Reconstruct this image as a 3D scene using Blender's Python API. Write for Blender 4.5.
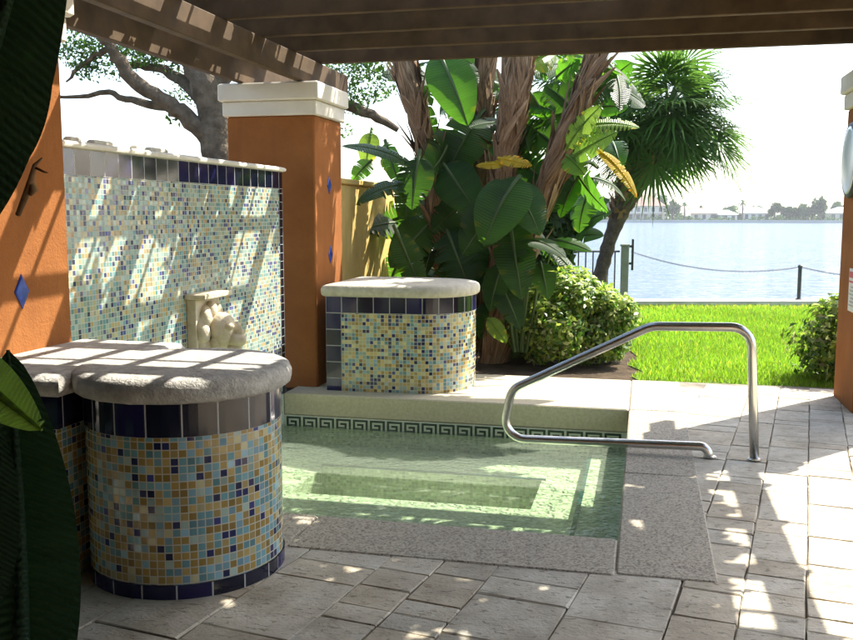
import bpy, math, random
import numpy as np
from mathutils import Vector, Matrix

for o in list(bpy.data.objects):
    bpy.data.objects.remove(o, do_unlink=True)
S = bpy.context.scene
COL = S.collection
R = math.radians
random.seed(4)
rng = np.random.default_rng(4)

# ------------------------------------------------------------------ camera
YAW, PITCH, FPX = R(13.3), R(6.63), 920.0 / 853.0
cd = bpy.data.cameras.new('camera')
cam = bpy.data.objects.new('camera', cd)
COL.objects.link(cam)
cam.location = (0, 0, 1.6)
cam.rotation_euler = (R(90) - PITCH, 0, YAW)
cd.sensor_width = 36.0
cd.lens = 36.0 * FPX
cd.clip_start = 0.05
cd.clip_end = 3000
S.camera = cam

# ------------------------------------------------------------------ sky, sun, exposure
SUN_E = R(48)
SUN_AZ = math.atan2(0.64, 0.77)          # clockwise from +Y
sdir = Vector((math.sin(SUN_AZ) * math.cos(SUN_E), math.cos(SUN_AZ) * math.cos(SUN_E), math.sin(SUN_E)))
w = bpy.data.worlds.new('World')
S.world = w
w.use_nodes = True
wn = w.node_tree
sky = wn.nodes.new('ShaderNodeTexSky')
sky.sky_type = 'NISHITA'
sky.sun_disc = False
sky.sun_elevation = SUN_E
sky.sun_rotation = SUN_AZ
sky.air_density = 1.0
sky.dust_density = 2.0
sky.ozone_density = 0.6
bg = wn.nodes['Background']
bg.inputs['Strength'].default_value = 0.14
wn.links.new(sky.outputs[0], bg.inputs[0])
sl = bpy.data.lights.new('sun', 'SUN')
sl.energy = 3.7
sl.angle = R(0.4)
sl.color = (1.0, 0.94, 0.84)
sun = bpy.data.objects.new('sun', sl)
COL.objects.link(sun)
sun.rotation_euler = sdir.to_track_quat('Z', 'Y').to_euler()
S.view_settings.view_transform = 'Standard'
S.view_settings.look = 'None'
S.view_settings.exposure = 1.85
S.view_settings.gamma = 1.0
S.view_settings.use_curve_mapping = False
S.cycles.use_denoising = True
S.cycles.max_bounces = 10
S.cycles.diffuse_bounces = 5
S.cycles.transparent_max_bounces = 12
S.cycles.sample_clamp_indirect = 6.0
S.cycles.caustics_reflective = False
S.cycles.caustics_refractive = False

# ------------------------------------------------------------------ layout helper: a sightline met at depth Y
_fw = Vector((-math.sin(YAW) * math.cos(PITCH), math.cos(YAW) * math.cos(PITCH), -math.sin(PITCH)))
_rt = Vector((math.cos(YAW), math.sin(YAW), 0))
_up = _rt.cross(_fw)
def at(px, py, Y):
    r = _fw + _rt * ((px - 426.5) / 920.0) - _up * ((py - 320.0) / 920.0)
    return Vector((0, 0, 1.6)) + r * (Y / r.y)

# ------------------------------------------------------------------ materials
MATS = {}
def new_mat(name):
    m = bpy.data.materials.new(name)
    m.use_nodes = True
    nt = m.node_tree
    for n in list(nt.nodes):
        if n.type != 'OUTPUT_MATERIAL':
            nt.nodes.remove(n)
    out = [n for n in nt.nodes if n.type == 'OUTPUT_MATERIAL'][0]
    MATS[name] = m
    return m, nt, out
def N(nt, t, **kw):
    n = nt.nodes.new(t)
    for k, v in kw.items():
        if k.startswith('i_'):
            n.inputs[k[2:].replace('_', ' ')].default_value = v
        else:
            setattr(n, k, v)
    return n
def L(nt, a, b):
    nt.links.new(a, b)
def math_n(nt, op, a, b=None, c=None):
    n = nt.nodes.new('ShaderNodeMath'); n.operation = op
    for i, v in enumerate((a, b, c)):
        if v is None: continue
        if isinstance(v, (int, float)): n.inputs[i].default_value = v
        else: nt.links.new(v, n.inputs[i])
    return n.outputs[0]
def ramp(nt, fac, stops, interp='LINEAR'):
    n = nt.nodes.new('ShaderNodeValToRGB')
    n.color_ramp.interpolation = interp
    cr = n.color_ramp
    while len(cr.elements) > 1: cr.elements.remove(cr.elements[0])
    cr.elements[0].position = stops[0][0]; cr.elements[0].color = (*stops[0][1], 1)
    for p, c in stops[1:]:
        e = cr.elements.new(p); e.color = (*c, 1)
    if fac is not None: nt.links.new(fac, n.inputs[0])
    return n.outputs[0]
def noise(nt, scale, detail=4, rough=.55, vec=None, dist=0.0, out='Fac'):
    n = nt.nodes.new('ShaderNodeTexNoise')
    n.inputs['Scale'].default_value = scale; n.inputs['Detail'].default_value = detail
    n.inputs['Roughness'].default_value = rough; n.inputs['Distortion'].default_value = dist
    if vec is None:
        vec = nt.nodes.new('ShaderNodeTexCoord').outputs['Object']
    nt.links.new(vec, n.inputs['Vector'])
    return n.outputs[out]
def mixc(nt, fac, a, b, blend='MIX'):
    n = nt.nodes.new('ShaderNodeMix'); n.data_type = 'RGBA'; n.blend_type = blend
    for s, v in ((n.inputs[0], fac), (n.inputs[6], a), (n.inputs[7], b)):
        if isinstance(v, (int, float)): s.default_value = v
        elif isinstance(v, tuple): s.default_value = (*v, 1)
        else: nt.links.new(v, s)
    return n.outputs[2]
def bump(nt, h, strength=.3, dist=.01):
    n = nt.nodes.new('ShaderNodeBump')
    n.inputs['Strength'].default_value = strength; n.inputs['Distance'].default_value = dist
    nt.links.new(h, n.inputs['Height'])
    return n.outputs[0]
def principled(nt, out, color=None, rough=.6, spec=.5, metal=0.0, normal=None):
    p = nt.nodes.new('ShaderNodeBsdfPrincipled')
    if isinstance(color, tuple): p.inputs['Base Color'].default_value = (*color, 1)
    elif color is not None: nt.links.new(color, p.inputs['Base Color'])
    if isinstance(rough, (int, float)): p.inputs['Roughness'].default_value = rough
    else: nt.links.new(rough, p.inputs['Roughness'])
    p.inputs['Specular IOR Level'].default_value = spec
    p.inputs['Metallic'].default_value = metal
    if normal is not None: nt.links.new(normal, p.inputs['Normal'])
    nt.links.new(p.outputs[0], out.inputs[0])
    return p
def noisy(name, c1, c2, scale=6, rough=.7, spec=.3, bs=.3, bd=.01, bscale=None, detail=6, lo=.35, hi=.65):
    m, nt, out = new_mat(name)
    col = ramp(nt, noise(nt, scale, detail), [(lo, c1), (hi, c2)])
    nrm = bump(nt, noise(nt, bscale or scale * 6, 5), bs, bd)
    principled(nt, out, col, rough, spec, 0, nrm)
    return m

def mosaic(name, pitch, palette, grout=(.55, .54, .48), gw=.07, rough=.16, cluster=.35, cscale=4.0, wobble=.12, bs=.5):
    """square glazed tiles laid out in metres over the UVs, a colour drawn for each tile"""
    m, nt, out = new_mat(name)
    uv = nt.nodes.new('ShaderNodeUVMap').outputs[0]
    mp = N(nt, 'ShaderNodeVectorMath', operation='SCALE'); mp.inputs['Scale'].default_value = 1 / pitch
    L(nt, uv, mp.inputs[0])
    fl = N(nt, 'ShaderNodeVectorMath', operation='FLOOR'); L(nt, mp.outputs[0], fl.inputs[0])
    fr = N(nt, 'ShaderNodeVectorMath', operation='FRACTION'); L(nt, mp.outputs[0], fr.inputs[0])
    wn_ = N(nt, 'ShaderNodeTexWhiteNoise', noise_dimensions='2D'); L(nt, fl.outputs[0], wn_.inputs['Vector'])
    cl = noise(nt, cscale * pitch, 2, .5, vec=fl.outputs[0])
    f = math_n(nt, 'ADD', wn_.outputs['Value'], math_n(nt, 'MULTIPLY', math_n(nt, 'SUBTRACT', cl, .5), cluster))
    col = ramp(nt, f, palette, 'CONSTANT')
    sc = N(nt, 'ShaderNodeVectorMath', operation='ADD'); L(nt, fl.outputs[0], sc.inputs[0]); sc.inputs[1].default_value = (37.3, 11.7, 0)
    w2 = N(nt, 'ShaderNodeTexWhiteNoise', noise_dimensions='2D'); L(nt, sc.outputs[0], w2.inputs['Vector'])
    v = math_n(nt, 'ADD', math_n(nt, 'MULTIPLY', w2.outputs['Value'], .5), .72)
    hv = N(nt, 'ShaderNodeHueSaturation'); L(nt, col, hv.inputs['Color']); L(nt, v, hv.inputs['Value'])
    sp = N(nt, 'ShaderNodeSeparateXYZ'); L(nt, fr.outputs[0], sp.inputs[0])
    def edge(s):
        d = math_n(nt, 'ABSOLUTE', math_n(nt, 'SUBTRACT', s, .5))
        return math_n(nt, 'GREATER_THAN', d, .5 - gw)
    g = math_n(nt, 'MAXIMUM', edge(sp.outputs[0]), edge(sp.outputs[1]))
    c = mixc(nt, g, hv.outputs[0], grout)
    p = principled(nt, out, c, rough, .5)
    ro = math_n(nt, 'ADD', math_n(nt, 'MULTIPLY', g, .6), rough); L(nt, ro, p.inputs['Roughness'])
    b = nt.nodes.new('ShaderNodeBump'); b.inputs['Strength'].default_value = bs; b.inputs['Distance'].default_value = .002
    L(nt, math_n(nt, 'SUBTRACT', 1.0, g), b.inputs['Height'])
    # each tile lies at its own slight tilt
    tl = N(nt, 'ShaderNodeVectorMath', operation='SUBTRACT'); L(nt, w2.outputs['Color'], tl.inputs[0]); tl.inputs[1].default_value = (.5, .5, .5)
    ts = N(nt, 'ShaderNodeVectorMath', operation='SCALE'); ts.inputs['Scale'].default_value = wobble; L(nt, tl.outputs[0], ts.inputs[0])
    ad = N(nt, 'ShaderNodeVectorMath', operation='ADD'); L(nt, b.outputs[0], ad.inputs[0]); L(nt, ts.outputs[0], ad.inputs[1])
    nm = N(nt, 'ShaderNodeVectorMath', operation='NORMALIZE'); L(nt, ad.outputs[0], nm.inputs[0])
    L(nt, nm.outputs[0], p.inputs['Normal'])
    return m

def leafmat(name, dark, light, rough=.35, trans=.35, spec=.4, veins=0.0, tcol=None, attr=True):
    m, nt, out = new_mat(name)
    base = ramp(nt, noise(nt, 3, 3), [(.35, dark), (.65, light)])
    if attr:
        a = N(nt, 'ShaderNodeAttribute', attribute_name='Col')
        base = mixc(nt, 1.0, base, a.outputs['Color'], 'MULTIPLY')
    nrm = None
    if veins:
        uv = nt.nodes.new('ShaderNodeUVMap').outputs[0]
        wv = nt.nodes.new('ShaderNodeTexWave'); wv.wave_type = 'BANDS'; wv.bands_direction = 'Y'
        wv.inputs['Scale'].default_value = veins; wv.inputs['Distortion'].default_value = 1.2
        L(nt, uv, wv.inputs['Vector'])
        nrm = bump(nt, wv.outputs['Fac'], .6, .012)
        base = mixc(nt, math_n(nt, 'MULTIPLY', wv.outputs['Fac'], .25), base, (light[0] * 1.5, light[1] * 1.5, light[2] * 1.5))
    p = principled(nt, out, base, rough, spec, 0, nrm)
    t = nt.nodes.new('ShaderNodeBsdfTranslucent')
    tc = tcol or (light[0] * 2.2 + .02, light[1] * 2.6 + .03, light[2] * 1.2)
    if attr:
        L(nt, mixc(nt, 1.0, tc, a.outputs['Color'], 'MULTIPLY'), t.inputs[0])
    else:
        t.inputs[0].default_value = (*tc, 1)
    mx = nt.nodes.new('ShaderNodeMixShader'); mx.inputs[0].default_value = trans
    L(nt, p.outputs[0], mx.inputs[1]); L(nt, t.outputs[0], mx.inputs[2]); L(nt, mx.outputs[0], out.inputs[0])
    return m

def stucco(name, c1, c2, dirt):
    m, nt, out = new_mat(name)
    tc = nt.nodes.new('ShaderNodeTexCoord').outputs['Object']
    c = ramp(nt, noise(nt, 2.6, 6, .65), [(.35, c1), (.65, c2)])
    mp = N(nt, 'ShaderNodeMapping'); mp.inputs['Scale'].default_value = (9, 9, .7); L(nt, tc, mp.inputs['Vector'])
    st = ramp(nt, noise(nt, 1.0, 5, .6, vec=mp.outputs[0]), [(.52, (0, 0, 0)), (.75, (1, 1, 1))])
    c = mixc(nt, math_n(nt, 'MULTIPLY', st, .35), c, dirt)
    bl = ramp(nt, noise(nt, 7, 6, .7), [(.56, (0, 0, 0)), (.70, (1, 1, 1))])
    c = mixc(nt, math_n(nt, 'MULTIPLY', bl, .22), c, dirt)
    h = math_n(nt, 'ADD', noise(nt, 75, 5, .6), math_n(nt, 'MULTIPLY', noise(nt, 9, 4), 1.6))
    principled(nt, out, c, .88, .15, 0, bump(nt, h, .5, .008))
stucco('stucco_orange', (.27, .098, .027), (.335, .128, .037), (.185, .070, .024))
stucco('stucco_yellow', (.58, .41, .13), (.66, .48, .17), (.40, .28, .10))
noisy('cap_white', (.68, .63, .52), (.78, .74, .64), 3, .8, .2, .25, .005, 50)
noisy('coping_beige', (.44, .39, .27), (.56, .51, .38), 45, .85, .2, .5, .003, 90, 8, .3, .7)
noisy('cap_cream', (.50, .46, .35), (.64, .60, .49), 18, .9, .2, .8, .008, 70, 8)
noisy('cap_concrete', (.34, .325, .29), (.52, .50, .45), 22, .9, .2, .9, .010, 70, 8)
noisy('wood', (.064, .040, .020), (.105, .067, .034), 5, .7, .25, .4, .004, 30)
noisy('wood_end', (.09, .06, .04), (.13, .09, .06), 9, .75, .2)
noisy('earth', (.045, .032, .02), (.09, .065, .04), 5, .95, .1, .8, .03, 20)
noisy('mortar', (.16, .14, .11), (.28, .25, .20), 8, .95, .1)
noisy('soil_green', (.07, .12, .015), (.11, .17, .03), 2, .95, .1, .6, .02, 25)
noisy('seawall', (.45, .42, .36), (.58, .55, .48), 3, .9, .2)
noisy('bark_oak', (.075, .055, .035), (.16, .125, .085), 7, .9, .15, 1.0, .04, 18)
noisy('bark_palm', (.085, .062, .045), (.15, .115, .085), 9, .9, .15, 1.0, .03, 25)
noisy('stone_carved', (.52, .43, .28), (.68, .60, .46), 9, .85, .2, .8, .01, 40)
noisy('paint_green', (.20, .23, .17), (.26, .29, .22), 6, .5, .4)
noisy('metal_dark', (.03, .035, .035), (.05, .055, .055), 8, .5, .4)
noisy('far_land', (.10, .12, .06), (.16, .17, .09), .05, .95, .1)
noisy('far_wall_cream', (.62, .57, .47), (.70, .65, .55), .3, .85, .2)
noisy('far_wall_white', (.70, .68, .63), (.78, .76, .72), .3, .85, .2)
noisy('far_roof_red', (.34, .20, .15), (.40, .25, .19), .6, .85, .2)
noisy('far_roof_white', (.62, .62, .62), (.72, .72, .72), .4, .8, .2)
noisy('far_glass', (.05, .06, .07), (.09, .10, .11), .6, .2, .5)
noisy('grey_tile', (.30, .31, .30), (.36, .37, .36), 20, .3, .5)
noisy('key_light', (.50, .55, .46), (.60, .64, .55), 30, .3, .5)
noisy('key_dark', (.008, .022, .020), (.014, .035, .030), 30, .25, .5)
noisy('dry_leaf', (.10, .06, .03), (.20, .13, .07), 12, .9, .1, .6, .01, 40)
noisy('sign_white', (.70, .68, .62), (.74, .72, .67), 10, .5, .4)
noisy('sign_red', (.55, .05, .06), (.60, .07, .08), 10, .5, .4)
noisy('sign_grey', (.35, .36, .34), (.42, .43, .40), 10, .5, .4)
noisy('terracotta', (.36, .14, .07), (.44, .19, .10), 8, .85, .2)
noisy('trim_teal', (.012, .07, .08), (.02, .10, .11), 20, .3, .4)
noisy('blue_glaze', (.015, .03, .20), (.035, .07, .36), 18, .12, .5, .1, .002)

# granite-like pool coping: fine dark and light speckles
m, nt, out = new_mat('coping')
sp1 = noise(nt, 85, 3, .65); sp2 = noise(nt, 1.6, 4, .6)
c = ramp(nt, sp1, [(.36, (.12, .10, .08)), (.46, (.38, .335, .26)), (.62, (.56, .50, .39))])
c = mixc(nt, math_n(nt, 'MULTIPLY', sp2, .45), c, (.34, .29, .21), 'MIX')
principled(nt, out, c, .8, .25, 0, bump(nt, sp1, .5, .004))

# travertine pavers: a shade for each paver, clouding, pits and stains
m, nt, out = new_mat('travertine')
a = N(nt, 'ShaderNodeAttribute', attribute_name='Col')
cl = noise(nt, 5, 6, .65)
c = ramp(nt, cl, [(.3, (.40, .34, .245)), (.5, (.53, .465, .35)), (.72, (.65, .595, .475))])
c = mixc(nt, 1.0, c, a.outputs['Color'], 'MULTIPLY')
mpg = N(nt, 'ShaderNodeMapping'); mpg.inputs['Scale'].default_value = (1, 2.6, 1); mpg.inputs['Rotation'].default_value = (0, 0, R(9))
L(nt, nt.nodes.new('ShaderNodeTexCoord').outputs['Object'], mpg.inputs['Vector'])
pn = noise(nt, 17, 5, .7, vec=mpg.outputs[0], dist=.6)
pits = ramp(nt, pn, [(.575, (0, 0, 0)), (.65, (1, 1, 1))])
c = mixc(nt, math_n(nt, 'MULTIPLY', pits, .62), c, (.11, .085, .055))
stn = ramp(nt, noise(nt, 2.1, 6, .7), [(.50, (0, 0, 0)), (.70, (1, 1, 1))])
c = mixc(nt, math_n(nt, 'MULTIPLY', stn, .5), c, (.17, .135, .09))
hgt = math_n(nt, 'SUBTRACT', noise(nt, 60, 4), math_n(nt, 'MULTIPLY', pits, 1.2))
principled(nt, out, c, .72, .35, 0, bump(nt, hgt, .5, .006))

OCH, TAN, CRM = (.27, .18, .045), (.36, .265, .095), (.40, .37, .20)
TEAL, SKYB, PAL = (.12, .26, .28), (.19, .34, .40), (.30, .40, .34)
NVY, VIO = (.012, .016, .075), (.035, .04, .16)
mosaic('mosaic_drum', .0335, [(0, NVY), (.075, VIO), (.10, TEAL), (.29, SKYB), (.43, PAL), (.50, CRM), (.56, TAN), (.75, OCH)], grout=(.44, .42, .34), cluster=.30, cscale=6)
mosaic('mosaic_wall', .0305, [(0, (.03, .035, .11)), (.10, (.06, .07, .22)), (.16, (.12, .27, .27)), (.30, (.27, .37, .31)), (.54, (.30, .41, .35)), (.72, (.42, .39, .22)), (.86, (.40, .29, .12))], grout=(.48, .48, .40), cluster=.5, cscale=5)
mosaic('mosaic_planter', .0335, [(0, NVY), (.11, VIO), (.17, TEAL), (.26, PAL), (.40, SKYB), (.46, (.52, .47, .24)), (.66, (.50, .37, .13)), (.88, OCH)], grout=(.54, .51, .40), cluster=.35, cscale=5)
mosaic('tile_navy', .1475, [(0, (.008, .009, .022)), (.5, (.010, .010, .035)), (.8, (.014, .012, .06))], grout=(.42, .42, .40), gw=.022, rough=.10, wobble=.05)
mosaic('tile_navy_border', .0737, [(0, (.008, .009, .018)), (.5, (.008, .012, .02))], grout=(.42, .42, .40), gw=.03, rough=.10, wobble=.05)
mosaic('pool_tile', .0260, [(0, (.58, .64, .46)), (.3, (.64, .69, .51)), (.6, (.70, .74, .57)), (.85, (.77, .79, .65))], grout=(.72, .74, .62), gw=.06, rough=.3, cluster=.2, wobble=.03)
mosaic('pool_trim', .05, [(0, (.01, .06, .07)), (.5, (.015, .09, .11))], grout=(.08, .14, .12), gw=.03, rough=.3)

# water: reflects by Fresnel, otherwise lets light through with a green tint
def water(name, tint, bscale, bstr, bdist, stretch=(1, 1, 1), deep=None, rough=.02):
    m, nt, out = new_mat(name)
    mp = N(nt, 'ShaderNodeMapping'); mp.inputs['Scale'].default_value = stretch; mp.inputs['Rotation'].default_value = (0, 0, R(13))
    L(nt, nt.nodes.new('ShaderNodeTexCoord').outputs['Object'], mp.inputs['Vector'])
    h = math_n(nt, 'ADD', noise(nt, bscale, 3, .6, vec=mp.outputs[0]), math_n(nt, 'MULTIPLY', noise(nt, bscale * 3.7, 2, .6, vec=mp.outputs[0]), .35))
    nrm = bump(nt, h, bstr, bdist)
    fz = N(nt, 'ShaderNodeFresnel'); fz.inputs['IOR'].default_value = 1.33; L(nt, nrm, fz.inputs['Normal'])
    g = N(nt, 'ShaderNodeBsdfGlossy'); g.inputs['Roughness'].default_value = rough; L(nt, nrm, g.inputs['Normal'])
    if deep:
        t = N(nt, 'ShaderNodeBsdfDiffuse'); t.inputs[0].default_value = (*deep, 1)
    else:
        t0 = N(nt, 'ShaderNodeBsdfTransparent'); t0.inputs[0].default_value = (*tint, 1)
        df = N(nt, 'ShaderNodeBsdfDiffuse'); df.inputs[0].default_value = (.60, .70, .55, 1)
        t = N(nt, 'ShaderNodeMixShader'); t.inputs[0].default_value = .15      # slightly milky water
        L(nt, t0.outputs[0], t.inputs[1]); L(nt, df.outputs[0], t.inputs[2])
    mx = nt.nodes.new('ShaderNodeMixShader')
    L(nt, fz.outputs[0], mx.inputs[0]); L(nt, t.outputs[0], mx.inputs[1]); L(nt, g.outputs[0], mx.inputs[2]); L(nt, mx.outputs[0], out.inputs[0])
    return m
water('pool_water', (.85, .965, .82), 6.0, .6, .04)
water('river_water', None, .7, .9, .6, (.55, 1.5, 1), deep=(.11, .155, .21), rough=.08)

m, nt, out = new_mat('steel')
principled(nt, out, (.66, .65, .61), .27, .5, 1.0, bump(nt, noise(nt, 40, 3), .05, .002))
m, nt, out = new_mat('mirror_glass')
principled(nt, out, (.74, .82, .90), .25, .6, .25)  # pale blue base colour stands in for a bright reflection

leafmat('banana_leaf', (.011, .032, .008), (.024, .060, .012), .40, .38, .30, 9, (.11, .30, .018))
leafmat('banana_leaf_yellow', (.50, .31, .012), (.66, .45, .02), .5, .3, .3, 9, (.6, .5, .05))
leafmat('banana_leaf_lime', (.11, .20, .02), (.20, .32, .04), .4, .4, .4, 9, (.35, .55, .05))
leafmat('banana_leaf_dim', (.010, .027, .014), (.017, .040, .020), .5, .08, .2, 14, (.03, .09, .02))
leafmat('leaf_rib', (.055, .095, .025), (.09, .14, .04), .5, .1, .3)
leafmat('oak_leaf', (.025, .055, .012), (.05, .10, .02), .5, .35, .3)
leafmat('palm_leaf', (.028, .070, .018), (.058, .120, .030), .75, .40, .05, 0, (.13, .27, .035))
leafmat('bush_leaf', (.75, .78, .70), (1, 1, 1), .4, .5, .4, 0, (.95, 1.0, .7))
leafmat('grass_blade', (.15, .30, .018), (.21, .38, .03), .5, .40, .3, 0, (.34, .60, .03))
leafmat('far_leaf', (.038, .080, .028), (.065, .125, .045), .8, .1, .1)
m, nt, out = new_mat('fibre_bark')
uvn = nt.nodes.new('ShaderNodeUVMap').outputs[0]
mp = N(nt, 'ShaderNodeMapping'); mp.inputs['Scale'].default_value = (26, 2.2, 1); mp.inputs['Rotation'].default_value = (0, 0, R(10)); L(nt, uvn, mp.inputs['Vector'])
f1 = noise(nt, 1.0, 6, .7, vec=mp.outputs[0], dist=1.2)
c = ramp(nt, f1, [(.30, (.07, .044, .026)), (.48, (.33, .20, .11)), (.66, (.60, .43, .27))])
principled(nt, out, c, .9, .15, 0, bump(nt, f1, 1.0, .05))
m, nt, out = new_mat('haze')
pvv = nt.nodes.new('ShaderNodeVolumePrincipled'); pvv.inputs['Color'].default_value = (.92, .95, 1, 1); pvv.inputs['Density'].default_value = .0005; pvv.inputs['Anisotropy'].default_value = .3
L(nt, pvv.outputs[0], out.inputs['Volume'])
M = MATS

# ------------------------------------------------------------------ mesh helpers
class MB:
    def __init__(s): s.v, s.f, s.mi, s.uv, s.col = [], [], [], [], []
    def add(s, verts, faces, mi=0, uv=None, col=None):
        b = len(s.v); s.v += [tuple(x) for x in verts]
        for i, f in enumerate(faces):
            s.f.append(tuple(b + k for k in f)); s.mi.append(mi)
            s.uv.append(uv[i] if uv else None)
        s.col += list(col) if col is not None else [(1, 1, 1)] * len(verts)
        return s
    def box(s, lo, hi, mi=0):
        x0, y0, z0 = lo; x1, y1, z1 = hi
        vs = [(x0,y0,z0),(x1,y0,z0),(x1,y1,z0),(x0,y1,z0),(x0,y0,z1),(x1,y0,z1),(x1,y1,z1),(x0,y1,z1)]
        return s.add(vs, [(3,2,1,0),(4,5,6,7),(0,1,5,4),(1,2,6,5),(2,3,7,6),(3,0,4,7)], mi)
    def bbox(s, lo, hi, b=.01, mi=0):
        """box with chamfered edges"""
        x0, y0, z0 = lo; x1, y1, z1 = hi
        base = []
        def ring(z, i): return [(x0+i+b,y0+i,z),(x1-i-b,y0+i,z),(x1-i,y0+i+b,z),(x1-i,y1-i-b,z),(x1-i-b,y1-i,z),(x0+i+b,y1-i,z),(x0+i,y1-i-b,z),(x0+i,y0+i+b,z)]
        return s.stack([ring(z0, b), ring(z0+b, 0), ring(z1-b, 0), ring(z1, b)], mi)
    def stack(s, rings, mi=0, cap0=True, cap1=True, uvs=None):
        n = len(rings[0]); vs = [p for r in rings for p in r]; fs = []
        for k in range(len(rings) - 1):
            for i in range(n):
                j = (i + 1) % n
                fs.append((k*n+i, k*n+j, (k+1)*n+j, (k+1)*n+i))
        if cap0: fs.append(tuple(reversed(range(n))))
        if cap1: fs.append(tuple(range((len(rings)-1)*n, len(rings)*n)))
        return s.add(vs, fs, mi)
    def tube(s, pts, rad, n=10, mi=0, wob=0.0, uvlen=1.0):
        pts = [Vector(p) for p in pts]
        rads = rad if isinstance(rad, (list, tuple)) else [rad] * len(pts)
        ref = Vector((0.13, .21, .97))
        prev = None; rings = []; acc = 0; lens = []
        for i, p in enumerate(pts):
            t = (pts[min(i+1, len(pts)-1)] - pts[max(i-1, 0)]).normalized()
            if prev is None:
                a = t.cross(ref if abs(t.dot(ref)) < .9 else Vector((1, 0, 0))).normalized()
            else:
                a = (prev - t * prev.dot(t)).normalized()
            prev = a; b = t.cross(a)
            if i: acc += (p - pts[i-1]).length
            lens.append(acc)
            rings.append([p + (a * math.cos(2*math.pi*k/n) + b * math.sin(2*math.pi*k/n)) * rads[i] * (1 + (wob * random.uniform(-1, 1) if wob else 0)) for k in range(n)])
        vs = [q for r in rings for q in r]; fs = []; uv = []
        for k in range(len(rings) - 1):
            for i in range(n):
                j = (i + 1) % n
                fs.append((k*n+i, k*n+j, (k+1)*n+j, (k+1)*n+i))
                u0, u1 = i / n * uvlen, (i + 1) / n * uvlen
                uv.append([(u0, lens[k]), (u1, lens[k]), (u1, lens[k+1]), (u0, lens[k+1])])
        fs.append(tuple(reversed(range(n)))); uv.append([(0, 0)] * n)
        fs.append(tuple(range((len(rings)-1)*n, len(rings)*n))); uv.append([(0, 0)] * n)
        return s.add(vs, fs, mi, uv)
    def strip(s, line, z0, z1, mi=0, u0=0.0, closed=False):
        """upright band along a plan line with UVs in metres"""
        pts = [Vector((p[0], p[1], 0)) for p in line]
        if closed: pts.append(pts[0])
        u = u0
        for a, b in zip(pts, pts[1:]):
            d = (b - a).length
            s.add([(a.x,a.y,z0),(b.x,b.y,z0),(b.x,b.y,z1),(a.x,a.y,z1)], [(0,1,2,3)], mi, [[(u,z0),(u+d,z0),(u+d,z1),(u,z1)]])
            u += d
        return s
    def quad(s, p, mi=0, uv=None): return s.add(p, [(0,1,2,3)], mi, [uv] if uv else None)
    def build(s, name, mats, parent=None, smooth=False, origin=None, auto=None):
        me = bpy.data.meshes.new(name)
        off = Vector((0, 0, 0))
        if parent is not None:
            off = wloc(parent)
        elif origin is not None:
            off = Vector(origin)
        vv = [(x - off.x, y - off.y, z - off.z) for x, y, z in s.v]
        me.from_pydata(vv, [], s.f)
        for mm in (mats if isinstance(mats, (list, tuple)) else [mats]): me.materials.append(M[mm])
        me.polygons.foreach_set('material_index', s.mi)
        ul = me.uv_layers.new(name='UVMap')
        flat = []
        for f, u in zip(s.f, s.uv):
            if u is None: flat += [0.0, 0.0] * len(f)
            else:
                for q in u: flat += [q[0], q[1]]
        ul.data.foreach_set('uv', flat)
        ca = me.color_attributes.new('Col', 'FLOAT_COLOR', 'POINT')
        ca.data.foreach_set('color', [k for c in s.col for k in (c[0], c[1], c[2], 1.0)])
        if smooth: me.polygons.foreach_set('use_smooth', [True] * len(me.polygons))
        me.update()
        if auto is not None:
            me.polygons.foreach_set('use_smooth', [True] * len(me.polygons))
            me.set_sharp_from_angle(angle=R(auto))
        o = bpy.data.objects.new(name, me); COL.objects.link(o)
        if parent is not None: o.parent = parent
        elif origin is not None: o.location = off
        return o
def wloc(o):
    v = Vector((0, 0, 0))
    while o is not None:
        v += o.location; o = o.parent
    return v
def cloud(name, mat, V, F, C, parent=None):
    """many small faces at once from numpy arrays (quads)"""
    off = wloc(parent) if parent is not None else Vector((0, 0, 0))
    V = np.asarray(V, float).reshape(-1, 3) - np.array(off)
    me = bpy.data.meshes.new(name)
    n = F.shape[1]
    me.vertices.add(len(V)); me.vertices.foreach_set('co', V.ravel())
    me.loops.add(F.size); me.loops.foreach_set('vertex_index', F.ravel().astype(np.int32))
    me.polygons.add(len(F)); me.polygons.foreach_set('loop_start', np.arange(0, F.size, n, dtype=np.int32))
    me.polygons.foreach_set('loop_total', np.full(len(F), n, dtype=np.int32))
    me.materials.append(M[mat])
    ca = me.color_attributes.new('Col', 'FLOAT_COLOR', 'POINT')
    ca.data.foreach_set('color', np.concatenate([C, np.ones((len(C), 1))], 1).ravel())
    me.update(); me.validate()
    o = bpy.data.objects.new(name, me); COL.objects.link(o)
    if parent is not None: o.parent = parent
    return o
def tag(o, label=None, cat=None, group=None, kind=None):
    if label: o['label'] = label
    if cat: o['category'] = cat
    if group: o['group'] = group
    if kind: o['kind'] = kind
    return o
def thing(name, loc, label, cat, group=None):
    o = bpy.data.objects.new(name, None); COL.objects.link(o); o.location = loc; o.empty_display_size = .2
    return tag(o, label, cat, group)
def offset(poly, d):
    """outward offset of a counter-clockwise plan outline"""
    n = len(poly); res = []
    for i in range(n):
        p0, p1, p2 = Vector(poly[i-1]), Vector(poly[i]), Vector(poly[(i+1) % n])
        e1, e2 = (p1 - p0).normalized(), (p2 - p1).normalized()
        n1, n2 = Vector((e1.y, -e1.x)), Vector((e2.y, -e2.x))
        k = (n1 + n2); k = k / max(k.dot(n1), .35)
        res.append((p1.x + k.x * d, p1.y + k.y * d))
    return res
def capstone(mb, outline, z0, z1, over=.045, mi=0):
    h = z1 - z0
    prof = [(-.02, 0), (over - .022, 0), (over - .006, .12), (over, .35), (over, .6), (over - .012, .85), (over - .04, .97), (over - .09, 1.0)]
    mb.stack([[(x, y, z0 + h * t) for x, y in offset(outline, o)] for o, t in prof], mi)
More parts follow.
